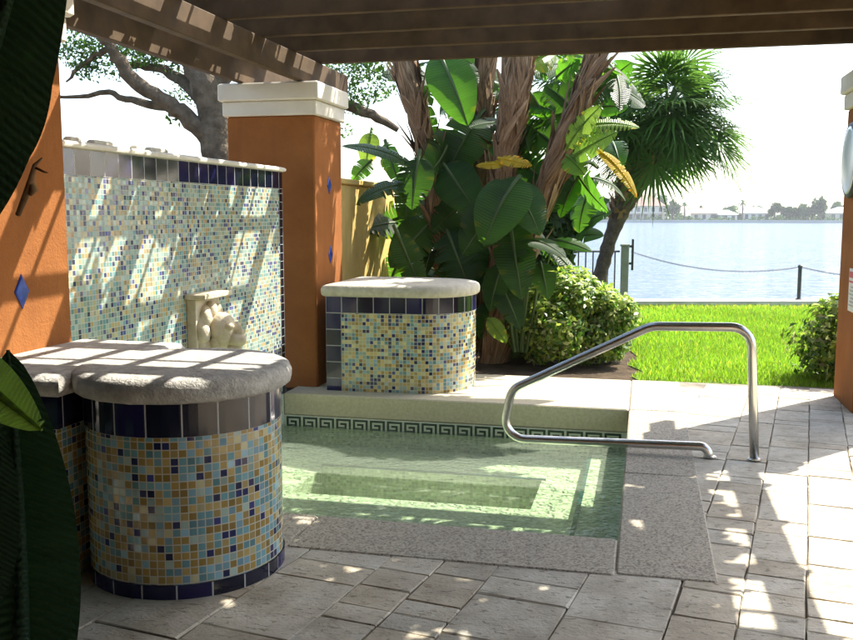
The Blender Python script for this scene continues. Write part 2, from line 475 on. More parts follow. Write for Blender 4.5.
def circle(cx, cy, r, n, a0=0.0): return [(cx + r * math.cos(a0 + 2*math.pi*k/n), cy + r * math.sin(a0 + 2*math.pi*k/n)) for k in range(n)]
def rough_verts(o, amp, scale=14):
    me = o.data
    from mathutils import noise as mn
    for v in me.vertices:
        q = v.co * scale
        v.co += Vector((mn.noise(q), mn.noise(q + Vector((7, 3, 1))), mn.noise(q + Vector((2, 9, 5))))) * amp
def round_z(p): return tuple(round(k, 4) for k in p)

# ================================================================== THE SETTING
POOL = (-3.10, -.09, 4.48, 7.57)     # x0, x1, y0, y1 of the opening
WZ = -.275
def struct(o): o['kind'] = 'structure'; return o
def sea_y(x): return 16.75 + .231 * x      # river edge of the lawn

# ground sheet round the pool, up to the sea wall
g = MB()
X0, X1, Y0 = -60, 60, -12
def ypoly(xa, xb, ya, fb): g.add([(xa, ya, -.03), (xb, ya, -.03), (xb, fb(xb), -.03), (xa, fb(xa), -.03)], [(0, 1, 2, 3)])
ypoly(X0, POOL[0] - .2, Y0, lambda x: sea_y(x)); ypoly(POOL[1] + .2, X1, Y0, lambda x: sea_y(x))
ypoly(POOL[0] - .2, POOL[1] + .2, Y0, lambda x: POOL[2] - .2); ypoly(POOL[0] - .2, POOL[1] + .2, POOL[3] + .2, lambda x: sea_y(x))
struct(g.build('ground', 'earth'))
# planting bed and lawn sheets, 6 mm steps
lw = MB()
edge = [(-.02, 9.08), (.3, 9.05), (.8, 9.1), (1.5, 9.05), (2.0, 8.98), (9, 8.7)]
poly = [(x, y, -.022) for x, y in edge] + [(9, sea_y(9) - .32, -.022), (-.45, sea_y(-.45) - .32, -.022), (-.42, 13, -.022), (-.16, 11.2, -.022), (-.02, 10.5, -.022), (-.14, 10.0, -.022), (.03, 9.6, -.022), (-.09, 9.3, -.022)]
lw.add(poly, [tuple(range(len(poly)))])
struct(lw.build('lawn', 'soil_green'))
# mortar bed under the pavers
mo = MB()
for a, b, c, d in ((-9, POOL[0]-.2, -4, 9.0), (POOL[1]+.2, 7, -4, 9.05), (POOL[0]-.2, POOL[1]+.2, -4, POOL[2]-.2)):
    mo.add([(a,c,-.014),(b,c,-.014),(b,d,-.014),(a,d,-.014)], [(0,1,2,3)])
struct(mo.build('mortar_bed', 'mortar'))
# pavers: columns running to the river, each cut to random lengths
pv = MB()
ang = R(9.3); ca_, sa_ = math.cos(ang), math.sin(ang)
def pw(u, v): return (u * ca_ + v * sa_, -u * sa_ + v * ca_)
u = -9.0; cols = []
while u < 8:
    wd = random.choice([.40, .40, .25, .40]); cols.append((u, u + wd)); u += wd
OX = (POOL[0] - .44, POOL[1] + .44, POOL[2] - .48, 9.3)
def lay_paver(ua, ub, v, ln, colr=None):
    """one paver; where it would reach into the pool it is cut"""
    cx, cy = pw((ua + ub) / 2, v + ln / 2)
    cn = [pw(ua, v), pw(ub, v), pw(ub, v + ln), pw(ua, v + ln)]
    inn = [OX[0] + .02 < q_[0] < OX[1] - .02 and OX[2] + .02 < q_[1] for q_ in cn]
    opn = [POOL[0] - .03 < q_[0] < POOL[1] + .03 and POOL[2] - .03 < q_[1] < 8.9 for q_ in cn]
    if not (cy < 8.93 and cy > -3.2 and -7.5 < cx < 6) or all(inn): return
    if any(opn):
        if max(ln, ub - ua) < .06: return
        if ln > ub - ua: lay_paver(ua, ub, v, ln/2); lay_paver(ua, ub, v + ln/2, ln/2)
        else: lay_paver(ua, (ua+ub)/2, v, ln); lay_paver((ua+ub)/2, ub, v, ln)
        return
    gp = .0025; b = .005; z = random.uniform(-.002, .0015); tl = random.uniform(-.0012, .0012)
    k = random.uniform(.86, 1.10); t = random.uniform(-.04, .04)
    colr = (k * (1 + t), k, k * (1 - t * 1.3))
    lo = [pw(ua+gp, v+gp), pw(ub-gp, v+gp), pw(ub-gp, v+ln-gp), pw(ua+gp, v+ln-gp)]
    hi = [pw(ua+gp+b, v+gp+b), pw(ub-gp-b, v+gp+b), pw(ub-gp-b, v+ln-gp-b), pw(ua+gp+b, v+ln-gp-b)]
    jit = lambda p: (p[0] + random.uniform(-.005, .005), p[1] + random.uniform(-.005, .005))
    lo = [jit(p) for p in lo]; hi = [jit(p) for p in hi]
    vs = [(x, y, -.02) for x, y in lo] + [(x, y, z - .006) for x, y in lo] + [(x, y, z + tl * (1 if i < 2 else -1)) for i, (x, y) in enumerate(hi)]
    fs = []
    for r_ in (0, 4):
        for i in range(4):
            j = (i + 1) % 4; fs.append((r_+i, r_+j, r_+4+j, r_+4+i))
    fs.append((8, 9, 10, 11))
    pv.add(vs, fs, 0, None, [colr] * 12)
for ua, ub in cols:
    v = -4 + random.uniform(0, .5)
    while v < 11:
        ln = random.choice([.14, .20, .20, .30, .40, .40, .55])
        lay_paver(ua, ub, v, ln)
        v += ln
struct(pv.build('patio_paving', 'travertine'))

# ---- river and far shore
rv = MB()
rv.add([(-400, -60, -1.0), (500, -60, -1.0), (500, 420, -1.0), (-400, 420, -1.0)], [(0, 1, 2, 3)])
# only beyond the sea wall
rv = MB(); rv.add([(-90, sea_y(-90) , -1.0), (90, sea_y(90), -1.0), (420, 420, -1.0), (-420, 420, -1.0)], [(0, 1, 2, 3)])
struct(rv.build('river_water', 'river_water'))
fs_ = MB()
FY = 258
fs_.add([(-420, FY, -.55), (420, FY, -.55), (420, 1500, -.4), (-420, 1500, -.4)], [(0, 1, 2, 3)])
struct(fs_.build('far_shore', 'far_land'))
fw_ = MB(); fw_.box((-420, FY - .6, -1.6), (420, FY, -.25))
tag(fw_.build('sea_wall', 'sign_grey'), 'long low grey sea wall along the far bank of the river', 'sea wall')
# ---- near sea wall with its raised curb
sw = MB()
a, b = Vector((-12, sea_y(-12))), Vector((14, sea_y(14)))
d = (b - a).normalized(); nn = Vector((-d.y, d.x))
def plan(u, v): q = a + d * u + nn * v; return (q.x, q.y)
Ln = (b - a).length
def pbox(mb, u0, u1, v0, v1, z0, z1, mi=0):
    p = [plan(u0, v0), plan(u1, v0), plan(u1, v1), plan(u0, v1)]
    mb.stack([[(x, y, z0) for x, y in p], [(x, y, z1) for x, y in p]], mi)
pbox(sw, 0, Ln, -.30, .16, -1.8, .07)
tag(sw.build('sea_wall', 'seawall'), 'pale concrete sea wall curb at the end of the lawn', 'sea wall')

# ---- pool
x0, x1, y0, y1 = POOL
pool = thing('spa_pool', (-1.6, 6.0, 0), 'green tiled spa pool sunk in the patio under a speckled stone coping', 'pool')
cp = MB()
zc, zb = .006, -.19
def slab(lo, hi, b=.012): cp.bbox(lo, hi, b)
cpm = MB()
# front strip, right strip, back deck slab: butted end to end
for lo, hi in (((x0-.44, y0-.47, -.10), (x0+1.45, y0, zc)), ((x0+1.454, y0-.47, -.10), (x1, y0, zc)), ((x1+.003, y0-.45, -.10), (x1+.445, y0+1.2, zc)),
               ((x1+.003, y0+1.204, -.10), (x1+.445, y1, zc)), ((x1+.003, y1+.004, -.10), (x1+.445, 8.95, zc))):
    cpm.bbox(lo, hi, .010)
cpm.build('coping', 'coping', pool, auto=30)
bk = MB(); bk.bbox((x0, y1, zb), (x1, 8.93, zc), .010); bk.build('back_ledge', 'coping_beige', pool, auto=30)
sh = MB()
BZ = -.44; FZ = -.80; SZ = -.36
rx0, rx1, ry0, ry1 = -2.48, -.72, 6.18, 6.90
sx = -.40                              # edge of the entry step
def hq(xa, xb, ya, yb, z, mi=0): sh.quad([(xa,ya,z),(xb,ya,z),(xb,yb,z),(xa,yb,z)], mi, [(xa,ya),(xb,ya),(xb,yb),(xa,yb)])
hq(x0, sx, y0, ry0, BZ); hq(x0, sx, ry1, y1, BZ); hq(x0, rx0, ry0, ry1, BZ); hq(rx1, sx, ry0, ry1, BZ)
hq(rx0, rx1, ry0, ry1, FZ); hq(sx, x1, y0, y1, SZ)
sh.strip([(rx0, ry1), (rx1, ry1)], FZ, BZ); sh.strip([(rx1, ry1), (rx1, ry0)], FZ, BZ); sh.strip([(rx1, ry0), (rx0, ry0)], FZ, BZ); sh.strip([(rx0, ry0), (rx0, ry1)], FZ, BZ)
sh.strip([(sx, y1), (sx, y0)], BZ, SZ)
sh.strip([(x0, y1), (x1, y1)], -.6, -.19); sh.strip([(x1, y1), (x1, y0)], -.6, -.10); sh.strip([(x1, y0), (x0, y0)], -.6, -.10); sh.strip([(x0, y0), (x0, y1)], -.6, 0)
sh.build('basin', 'pool_tile', pool)
tr = MB()
def trim(xa, ya, xb, yb, z):
    tr.box((xa, ya, z + .002), (xb, yb, z + .008))
trim(rx0 - .03, ry1, rx1 + .03, ry1 + .03, BZ); trim(sx, y0, sx + .03, y1, SZ)
tr.build('edge_trim', 'trim_teal', pool)
# Greek key band at the waterline of the back wall
kb = MB()
zk0, zk1 = -.295, -.19
kb.box((x0, y1 - .012, zk0), (x1, y1, zk1 - .002), 0)
pat = ['#######.', '#.....#.', '#.###.#.', '#...#.#.', '###.#.##']
pat = ['######..', '#....#..', '#.##.#..', '#.#..#..', '#.####.#'][::1]
pat = ['#######.', '#.....#.', '#.###.#.', '#...#.#.', '#####.#.']
cw = .155 / 8; ch = (zk1 - zk0 - .016) / 5
xk = x0 + .03
while xk + .155 < x1 - .01:
    for r_, row in enumerate(pat):
        c0 = 0
        while c0 < 8:
            if row[c0] == '#':
                c1 = c0
                while c1 < 8 and row[c1] == '#': c1 += 1
                kb.box((xk + c0*cw, y1 - .015, zk1 - .010 - (r_+1)*ch), (xk + c1*cw, y1 - .0121, zk1 - .010 - r_*ch), 1)
                c0 = c1
            else: c0 += 1
    xk += .155
kb.build('greek_key_band', ['key_light', 'key_dark'], pool)
pw_ = MB(); pw_.add([(x0,y0,WZ),(x1,y0,WZ),(x1,y1-.016,WZ),(x0,y1-.016,WZ)], [(0,1,2,3)])
struct(pw_.build('pool_water', 'pool_water'))

# ================================================================== LARGE STRUCTURE
# ---- pillars
def pillar(xa, xb, ya, yb, label, faces):
    t = thing('pillar', ((xa+xb)/2, (ya+yb)/2, 0), label, 'pillar', 'orange pergola pillars')
    s = MB(); s.bbox((xa, ya, -.02), (xb, yb, 2.47), .012); s.build('shaft', 'stucco_orange', t)
    c = MB(); c.bbox((xa-.03, ya-.03, 2.47), (xb+.03, yb+.03, 2.60), .010)
    c.bbox((xa-.06, ya-.06, 2.602), (xb+.06, yb+.06, 2.76), .012); c.build('cap', 'cap_white', t)
    for axis, sgn, zz in faces:
        dm = MB(); h, wd = .085, .055
        if axis == 'x':
            x = xb if sgn > 0 else xa; yc = (ya+yb)/2 + random.uniform(-.02, .02)
            pr = [(0, -h), (wd, 0), (0, h), (-wd, 0)]
            dm.stack([[(x - sgn*.001, yc + sgn*p, zz + q) for p, q in pr], [(x + sgn*.004, yc + sgn*p, zz + q) for p, q in pr], [(x + sgn*.008, yc + sgn*p*.86, zz + q*.86) for p, q in pr]])
        dm.build('diamond_tile', 'blue_glaze', t)
    return t
PLX, PRX = -2.90, 1.66
pillar(PLX-.84, PLX, 7.90, 8.66, 'orange stucco pillar with two blue diamonds beside the tiled wall and the planter', [('x', 1, 1.86), ('x', 1, 1.21)])
pillar(-3.72, -2.95, 3.52, 4.29, 'orange stucco pillar behind the dark leaves at the left edge', [('x', 1, 1.22), ('x', 1, 1.86)])
pillar(PRX, PRX+.77, 7.86, 8.62, 'orange stucco pillar carrying a round mirror and a notice at the right edge', [])

# ---- pergola
pg = thing('pergola', (-.6, 4, 2.76), 'dark brown timber pergola of deep rafters spanning overhead', 'pergola')
def beam(name, lo, hi, b=.006): q = MB(); q.bbox(lo, hi, b); return q.build(name, 'wood', pg)
for bx in (-3.62, -3.06, 1.78, 2.25):
    beam('girder', (bx, -1.6, 2.765), (bx + .075, 9.15, 2.985))
RY = [8.36 - .68 * k for k in range(15)]
for ry in RY:
    beam('rafter', (-4.1, ry, 2.988), (2.5, ry + .055, 3.215))
k = 0; xx = -4.0
while xx < 2.4:
    beam('slat', (xx, -1.5, 3.218), (xx + .06, 8.5, 3.245), .004); xx += .31
for ry in RY[1:]:
    beam('batten', (-4.05, ry + .37, 3.248), (2.45, ry + .40, 3.268), .004)

# ---- fountain wall of mosaic with navy border
A, B = Vector((-3.10, 4.32)), Vector((-3.10, 7.62))
tw = thing('tiled_wall', ((A.x+B.x)/2, (A.y+B.y)/2, 0), 'tall mosaic fountain wall with a navy tile border between two orange pillars', 'wall')
dv = (B - A).normalized(); nv = Vector((dv.y, -dv.x)); LW = (B - A).length
def wp(u, v): q = A + dv * u + nv * v; return (q.x, q.y)
core = MB()
p = [wp(0, -.20), wp(0, -.004), wp(LW - .004, -.004), wp(LW - .004, -.20)]
core.stack([[(x, y, -.02) for x, y in reversed(p)], [(x, y, 1.955) for x, y in reversed(p)]]); core.build('core', 'stucco_yellow', tw)
fm = MB(); fm.strip([wp(LW - .0755, 0), wp(0, 0)][::-1], 0, 1.808, 0); fm.build('mosaic_face', 'mosaic_wall', tw)
bd = MB(); bd.strip([wp(0, .002), wp(LW, .002)], 1.8085, 1.955, 0, u0=.02); 
o = bd.build('top_border', 'tile_navy', tw)
uvl = o.data.uv_layers[0].data
for q in uvl: q.uv[1] -= 1.8085
bd = MB(); bd.strip([wp(LW - .0745, .002), wp(LW, .002)], 0, 1.808, 0, u0=.0005); bd.strip([wp(LW, .002), wp(LW, -.2)], 0, 1.955, 0); bd.build('side_border', 'tile_navy_border', tw)
cp_ = MB()
ol = [wp(0, .0), wp(LW, .0), wp(LW, -.2), wp(0, -.2)]
a_ = sum(ol[i-1][0]*ol[i][1] - ol[i][0]*ol[i-1][1] for i in range(4))
if a_ < 0: ol = ol[::-1]
capstone(cp_, ol, 1.955, 2.0, .03); cp_.build('wall_cap', 'cap_white', tw, auto=40)

def wbox(mb, u0, u1, v0, v1, z0, z1, mi=0, b=.008):
    q = [wp(u0, v0), wp(u1, v0), wp(u1, v1), wp(u0, v1)]
    a2 = sum(q[i-1][0]*q[i][1] - q[i][0]*q[i-1][1] for i in range(4))
    if a2 < 0: q = q[::-1]
    mb.stack([[(x,y,z0) for x,y in offset(q,-b)], [(x,y,z0+b) for x,y in q], [(x,y,z1-b) for x,y in q], [(x,y,z1) for x,y in offset(q,-b)]], mi)
for u_, w_, l_ in ((.42, .05, 'small grey stone on the wall top nearest the left pillar'), (.70, .10, 'longer flat grey stone on the wall top, second from the left pillar'), (1.12, .05, 'small grey stone on the wall top, third from the left pillar'), (1.36, .11, 'longest flat grey stone on the wall top')):
    q = MB(); wbox(q, u_ - w_, u_ + w_, -.13, -.08, 2.0, 2.032, 0, .010)
    tag(q.build('stone', 'cap_cream', origin=(*wp(u_, -.1), 2.0), auto=40), l_, 'stone', 'stones lying on the mosaic wall')
# ---- yellow garden wall running back behind the planting
yw = MB(); yw.bbox((-3.32, 8.75, -.02), (-3.10, 11.35, 1.90), .01); yw.bbox((-3.35, 8.74, 1.901), (-3.07, 11.38, 1.96), .01)
tag(yw.build('garden_wall', 'stucco_yellow', auto=30, origin=(-3.2, 10, 0)), 'yellow stucco garden wall behind the orange pillar, streaked with sun', 'wall')

# ---- lion-like carved spout
sp = thing('wall_spout', (*wp(0, 0), 0), 'carved pale stone water spout fixed to the mosaic wall', 'fountain spout')
uc = 1.68; bl = MB()
wbox(bl, uc-.17, uc+.20, .003, .07, .50, 1.0); wbox(bl, uc-.20, uc+.23, .003, .16, 1.0, 1.04)
blk = bl.build('backing_block', 'stone_carved', sp, auto=30)
def blob(mb, u, v, z, ru, rv, rz, n=10, mi=0):
    rings = []
    for i in range(1, n):
        th = math.pi * i / n
        rr = []
        for k in range(n*2):
            ph = 2*math.pi*k/(n*2)
            x, y = wp(u + ru*math.sin(th)*math.cos(ph), v + rv*math.sin(th)*math.sin(ph))
            rr.append((x, y, z - rz*math.cos(th)))
        rings.append(rr)
    mb.stack(rings, mi)
hd = MB()
blob(hd, uc+.03, .17, .76, .115, .10, .14)
blob(hd, uc+.04, .27, .70, .065, .08, .055); blob(hd, uc+.04, .255, .645, .05, .06, .03)
blob(hd, uc-.02, .245, .80, .035, .04, .025); blob(hd, uc+.09, .245, .80, .035, .04, .025)
blob(hd, uc+.04, .26, .76, .03, .07, .06)
for k in range(26):
    an = 2*math.pi*k/26
    blob(hd, uc+.03+.135*math.cos(an), .075+.025*math.sin(k*2.1), .755+.155*math.sin(an), .055, .045, .075, 6)
for k in range(14):
    an = math.pi*(1.05 + .9*k/13)
    blob(hd, uc+.035+.10*math.cos(an), .15, .70+.09*math.sin(an), .03, .035, .05, 6)
o = hd.build('carved_head', 'stone_carved', blk, smooth=True); rough_verts(o, .006, 45)

# ---- round mosaic pedestal in front
DC = (-2.01, 3.74); DR = .43
dr = thing('round_pedestal', (*DC, 0), 'round mosaic pedestal with a thick stone cap nearest the camera', 'pedestal')
ring = circle(*DC, DR, 72, R(-200))
ft = MB(); rf = circle(*DC, DR + .006, 72); ft.strip(rf, 0, .062, 0, closed=True)
o = ft.build('base_band', 'tile_navy', dr, auto=30)
for q in o.data.uv_layers[0].data: q.uv[1] += .04
bdy = MB(); bdy.strip(ring, .062, .688, 0, closed=True); bdy.build('mosaic_face', 'mosaic_drum', dr, auto=30)
bn = MB(); rb = circle(*DC, DR + .004, 72, R(-200)); bn.strip(rb, .688, .832, 0, closed=True)
o = bn.build('top_band', 'tile_navy', dr, auto=30)
for q in o.data.uv_layers[0].data: q.uv[1] -= .686
cc = MB(); capstone(cc, circle(*DC, DR, 72), .832, .935, .052); o = cc.build('cap', 'cap_concrete', dr, auto=50); rough_verts(o, .0022, 40)

# ---- low basin wall that joins the pedestal to the left pillar
lg = thing('basin_wall', (-2.7, 3.7, 0), 'low dark mosaic basin wall with a stone ledge between pillar and round pedestal', 'wall')
LO = [(-2.945, 3.36), (-2.40, 3.36), (-2.40, 4.36), (-2.945, 4.38)]
q = MB(); q.strip(LO, .0, .688, 0, closed=True); q.build('mosaic_face', 'mosaic_drum', lg)
q = MB(); q.strip(offset(LO, .004), .688, .832, 0, closed=True); o = q.build('top_band', 'tile_navy', lg)
for z in o.data.uv_layers[0].data: z.uv[1] -= .686
q = MB(); capstone(q, LO, .832, .925, .045); o = q.build('cap', 'cap_concrete', lg, auto=50); rough_verts(o, .0022, 40)

# ---- rounded planter by the middle pillar
def arc(cx, cy, rx, ry, a0, a1, n): return [(cx + rx*math.cos(R(a0+(a1-a0)*k/n)), cy + ry*math.sin(R(a0+(a1-a0)*k/n))) for k in range(n+1)]
PO = [(-2.765, 7.79), (-2.45, 7.79), (-2.05, 7.81)] + arc(-1.95, 8.33, .44, .52, -85, 85, 22) + [(-2.1, 8.88), (-2.765, 8.88)]
pd = thing('planter_pedestal', (-2.2, 8.3, 0), 'low bow-fronted mosaic pedestal with stone top beside the middle pillar', 'pedestal')
q = MB(); q.strip(PO[0:], 0, .712, 0, closed=True); q.build('mosaic_face', 'mosaic_planter', pd, auto=30)
q = MB(); q.strip(offset(PO, .004), .712, .86, 0, closed=True); o = q.build('top_band', 'tile_navy', pd, auto=30)
for z in o.data.uv_layers[0].data: z.uv[1] -= .7125
q = MB(); q.quad([(-2.7695, 7.784, 0), (-2.622, 7.784, 0), (-2.622, 7.784, .711), (-2.7695, 7.784, .711)], 0, [(.002, .0265), (.1495, .0265), (.1495, .7375), (.002, .7375)])
q.build('side_band', 'tile_navy', pd)
q = MB(); capstone(q, PO, .86, .968, .038); o = q.build('cap', 'cap_cream', pd, auto=50); rough_verts(o, .0022, 40)

# ---- unseen house wall and eave behind the viewpoint, added to block sky light
house_blocker = thing('house', (0, -2.45, 0), 'unseen orange house with a deep timber eave, added behind the viewer to block sky light', 'house')
hw = MB(); hw.bbox((-7, -2.6, -.02), (7, -2.3, 4.2), .01); hw.build('wall', 'stucco_orange', house_blocker)
hw = MB(); hw.bbox((-7, -2.9, 3.34), (7, 2.3, 3.46), .01); hw.build('eave', 'wood', house_blocker)

hedge_blocker = thing('hedge', (-4.6, .6, -.02), 'unseen tall hedge added left of the patio to block side light', 'hedge')  # added out of view to keep light from the left off the pedestal
q = MB()
for k in range(8): q.tube([(-4.6, -1.9 + .68*k, -.02), (-4.6, -1.9 + .68*k, 1.5), (-4.6, -1.85 + .68*k, 3.0)], [.035, .025, .008], 6)
q.build('stems', 'bark_palm', hedge_blocker)
# ================================================================== OBJECTS
# ---- handrail
RYY = 6.18
def rnd(pts, rad, n=7):
    out_ = [Vector(pts[0])]
    for i in range(1, len(pts) - 1):
        p0, p1, p2 = Vector(pts[i-1]), Vector(pts[i]), Vector(pts[i+1])
        r_ = rad[i-1] if isinstance(rad, (list, tuple)) else rad
        d1, d2 = (p0 - p1).normalized(), (p2 - p1).normalized()
        an = d1.angle(d2); tl = min(r_ / math.tan(an / 2), (p0-p1).length*.49, (p2-p1).length*.49)
        rr = tl * math.tan(an / 2)
        a0, a1 = p1 + d1 * tl, p1 + d2 * tl
        cen = p1 + (d1 + d2).normalized() * (rr / math.sin(an / 2))
        v0, v1 = a0 - cen, a1 - cen; tot = v0.angle(v1); ax = v0.cross(v1).normalized()
        for k in range(n + 1): out_.append(cen + Matrix.Rotation(tot * k / n, 3, ax) @ v0)
    out_.append(Vector(pts[-1])); return out_
hr = thing('handrail', (.59, RYY, 0), 'bent stainless steel handrail reaching over the spa steps', 'handrail')
q = MB()
rp = rnd([(.455, RYY, -.02), (.435, RYY, .075), (-.93, RYY, .055), (-.86, RYY, .40), (.055, RYY, .862), (.68, RYY, .872), (.735, RYY, -.02)], [.10, .13, .13, .22, .13])
q.tube(rp, .0295, 18); q.build('rail', 'steel', hr, smooth=True)
for fx in (.455, .735):
    q = MB(); q.stack([[(x, y, z) for x, y in circle(fx, RYY, r_, 24)] for r_, z in ((.042, .007), (.042, .011), (.035, .015), (.031, .017))]); q.build('floor_flange', 'steel', hr, auto=30)

# ---- mirror and notice on the right pillar
mr = thing('convex_mirror', (PRX, 8.26, 2.03), 'round mirror in a dark rim hung on the right pillar', 'mirror')
def disc(mb, rr, xs, n=40, mi=0): mb.stack([[(x, 8.26 - r_*math.cos(2*math.pi*k/n), 2.03 + r_*math.sin(2*math.pi*k/n)) for k in range(n)] for r_, x in zip(rr, xs)], mi)
q = MB(); disc(q, [.27, .30, .31, .30, .275], [PRX-.001, PRX-.006, PRX-.030, PRX-.046, PRX-.048]); q.build('rim', 'metal_dark', mr, smooth=True)
q = MB(); disc(q, [.276, .25, .20, .13, .05], [PRX-.0485, PRX-.055, PRX-.062, PRX-.067, PRX-.070]); q.build('glass', 'mirror_glass', mr, smooth=True)
sg = thing('notice_sign', (PRX, 8.1, .98), 'white notice with a red heading fixed to the right pillar', 'sign')
q = MB(); q.bbox((PRX-.010, 7.90, .80), (PRX-.001, 8.18, 1.15), .002); q.build('board', 'sign_white', sg)
q = MB(); q.box((PRX-.0125, 7.92, 1.075), (PRX-.0102, 8.16, 1.125)); q.box((PRX-.0125, 7.92, 1.035), (PRX-.0102, 8.16, 1.05)); q.build('red_heading', 'sign_red', sg)
q = MB()
for k in range(6): q.box((PRX-.0125, 7.92, .845 + .03*k), (PRX-.0102, 8.15 - .03*(k % 3), .857 + .03*k))
q.build('text_lines', 'sign_grey', sg)

# ---- chain fence on the sea wall
def sea_pt(x, back=.05): return Vector((x, sea_y(x) + back, .07))
for px_, lab in ((2.70, 'short dark chain post on the sea wall left of the right pillar'), (5.75, 'short dark chain post on the sea wall beyond the right pillar')):
    p = sea_pt(px_)
    q = MB(); q.stack([[(x, y, z) for x, y in circle(p.x, p.y, r_, 14)] for r_, z in ((.06, .068), (.06, .085), (.034, .09), (.034, .64), (.042, .645), (.042, .67), (.02, .69))])
    tag(q.build('chain_post', 'metal_dark', origin=p, auto=30), lab, 'post', 'chain posts on the sea wall')
def catenary(p0, p1, sag, n=24): return [p0.lerp(p1, t/n) - Vector((0, 0, 4*sag*(t/n)*(1-t/n))) for t in range(n+1)]
for a_p, b_p, lab in ((Vector((-.22, sea_y(-.22) + .02, .92)), sea_pt(2.70) + Vector((0, 0, .58)), 'thin sagging chain from the gate post to the short post'),
                      (sea_pt(2.70) + Vector((0, 0, .58)), sea_pt(5.75) + Vector((0, 0, .58)), 'thin chain running right from the short post to the pillar')):
    q = MB(); pts = catenary(a_p, b_p, .19, 90)
    for k in range(0, 90):
        c0, c1 = pts[k], pts[k+1]; dd = (c1 - c0); mid = (c0 + c1)/2
        side = Vector((0, 0, 1)) if k % 2 else Vector((-dd.y, dd.x, 0)).normalized()
        loop = [mid + dd*.72*math.cos(2*math.pi*i/8) + side*.014*math.sin(2*math.pi*i/8) for i in range(8)]
        q.tube(loop + [loop[0]], .0045, 4)
    tag(q.build('chain', 'metal_dark', origin=a_p), lab, 'chain', 'chains along the sea wall')

# ---- railing fence with its gate post
fn = thing('railing_fence', (-1.6, sea_y(-1.6) - .3, 0), 'dark iron railing fence behind the leaning palm', 'fence')
q = MB()
def rail_pt(x, z): return Vector((x, sea_y(x) - .12, z))
for z in (.16, .93): q.tube([rail_pt(-5.5, z), rail_pt(-.42, z)], .018, 6)
q.build('rail', 'metal_dark', fn)
q = MB(); x = -5.5
while x < -.45: q.tube([rail_pt(x, .07), rail_pt(x, .94)], .014, 6); x += .125
q.build('balusters', 'metal_dark', fn)
gp_ = thing('gate_post', (-.30, sea_y(-.3) - .12, 0), 'grey green gate post at the end of the iron railing', 'post')
q = MB(); px_, py_ = -.33, sea_y(-.3) - .12
q.bbox((px_ - .07, py_ - .07, -.02), (px_ + .07, py_ + .07, 1.02), .01); q.build('post', 'paint_green', gp_)
q = MB(); q.bbox((px_ - .085, py_ - .085, 1.02), (px_ + .085, py_ + .085, 1.06), .01); q.build('cap', 'paint_green', gp_)
q = MB(); q.bbox((px_ + .11, py_ - .03, .60), (px_ + .15, py_ + .03, 1.15), .006); q.bbox((px_ + .071, py_ - .02, .70), (px_ + .112, py_ + .02, .74), .004); q.bbox((px_ + .071, py_ - .02, 1.0), (px_ + .112, py_ + .02, 1.04), .004)
q.build('latch_bar', 'metal_dark', gp_)

# ---- terracotta pot by the gate post
tp_ = sea_pt(-.62, -.55); q = MB()
q.stack([[(x, y, z) for x, y in circle(tp_.x, tp_.y, r_, 24)] for r_, z in ((.13, -.025), (.18, .14), (.20, .145), (.20, .20), (.175, .20), (.165, .15))])
o = q.build('terracotta_pot', 'terracotta', origin=(tp_.x, tp_.y, -.02), auto=40); tag(o, 'squat terracotta pot at the foot of the gate post', 'pot')
# ---- grass
def in_poly(P, poly):
    x, y = P[:, 0], P[:, 1]; ins = np.zeros(len(P), bool); n = len(poly)
    for i in range(n):
        xa, ya = poly[i][:2]; xb, yb = poly[i-1][:2]
        c = ((ya > y) != (yb > y)) & (x < (xb - xa) * (y - ya) / (yb - ya + 1e-9) + xa)
        ins ^= c
    return ins
lp = [(p_[0], p_[1]) for p_ in poly]
n_try = 150000
Pg = np.stack([rng.uniform(-1.5, 6.5, n_try), rng.uniform(8.8, 18.5, n_try)], 1)
keep = in_poly(Pg, lp) & (rng.random(n_try) < np.clip(1.5 - (Pg[:, 1] - 9) / 9, .35, 1))
Pg = Pg[keep]; n = len(Pg)
h = rng.uniform(.03, .075, n); an = rng.uniform(0, 2*np.pi, n); wd = rng.uniform(.004, .008, n) * (1 + (Pg[:, 1] - 9) / 12)
lean = rng.uniform(.1, .7, n) * h; la = rng.uniform(0, 2*np.pi, n)
b0 = np.concatenate([Pg, np.full((n, 1), -.024)], 1)
sd = np.stack([np.cos(an), np.sin(an), np.zeros(n)], 1) * wd[:, None]
tp = b0 + np.stack([np.cos(la)*lean, np.sin(la)*lean, h], 1)
V = np.stack([b0 - sd, b0 + sd, tp], 1).reshape(-1, 3); F = np.arange(3*n).reshape(-1, 3)
pat_ = .5 + .5*np.sin(Pg[:, 0]*1.7 + 2*np.sin(Pg[:, 1]*.9)) * np.sin(Pg[:, 1]*1.3 + 1)
k = (rng.uniform(.7, 1.2, n) * (.82 + .25*pat_))
dry = rng.random(n) < (.06 + .5*np.clip((Pg[:, 1] - (16.75 + .231*Pg[:, 0]) + 1.2)/1.0, 0, 1))
c = np.stack([k*np.where(dry, 2.2, 1), k*np.where(dry, 1.2, 1), k*np.where(dry, 2.5, 1)], 1)
tag(cloud('grass', 'grass_blade', V, F, np.repeat(c, 3, 0)), 'short bright green lawn grass between patio and river', 'grass', kind='stuff')

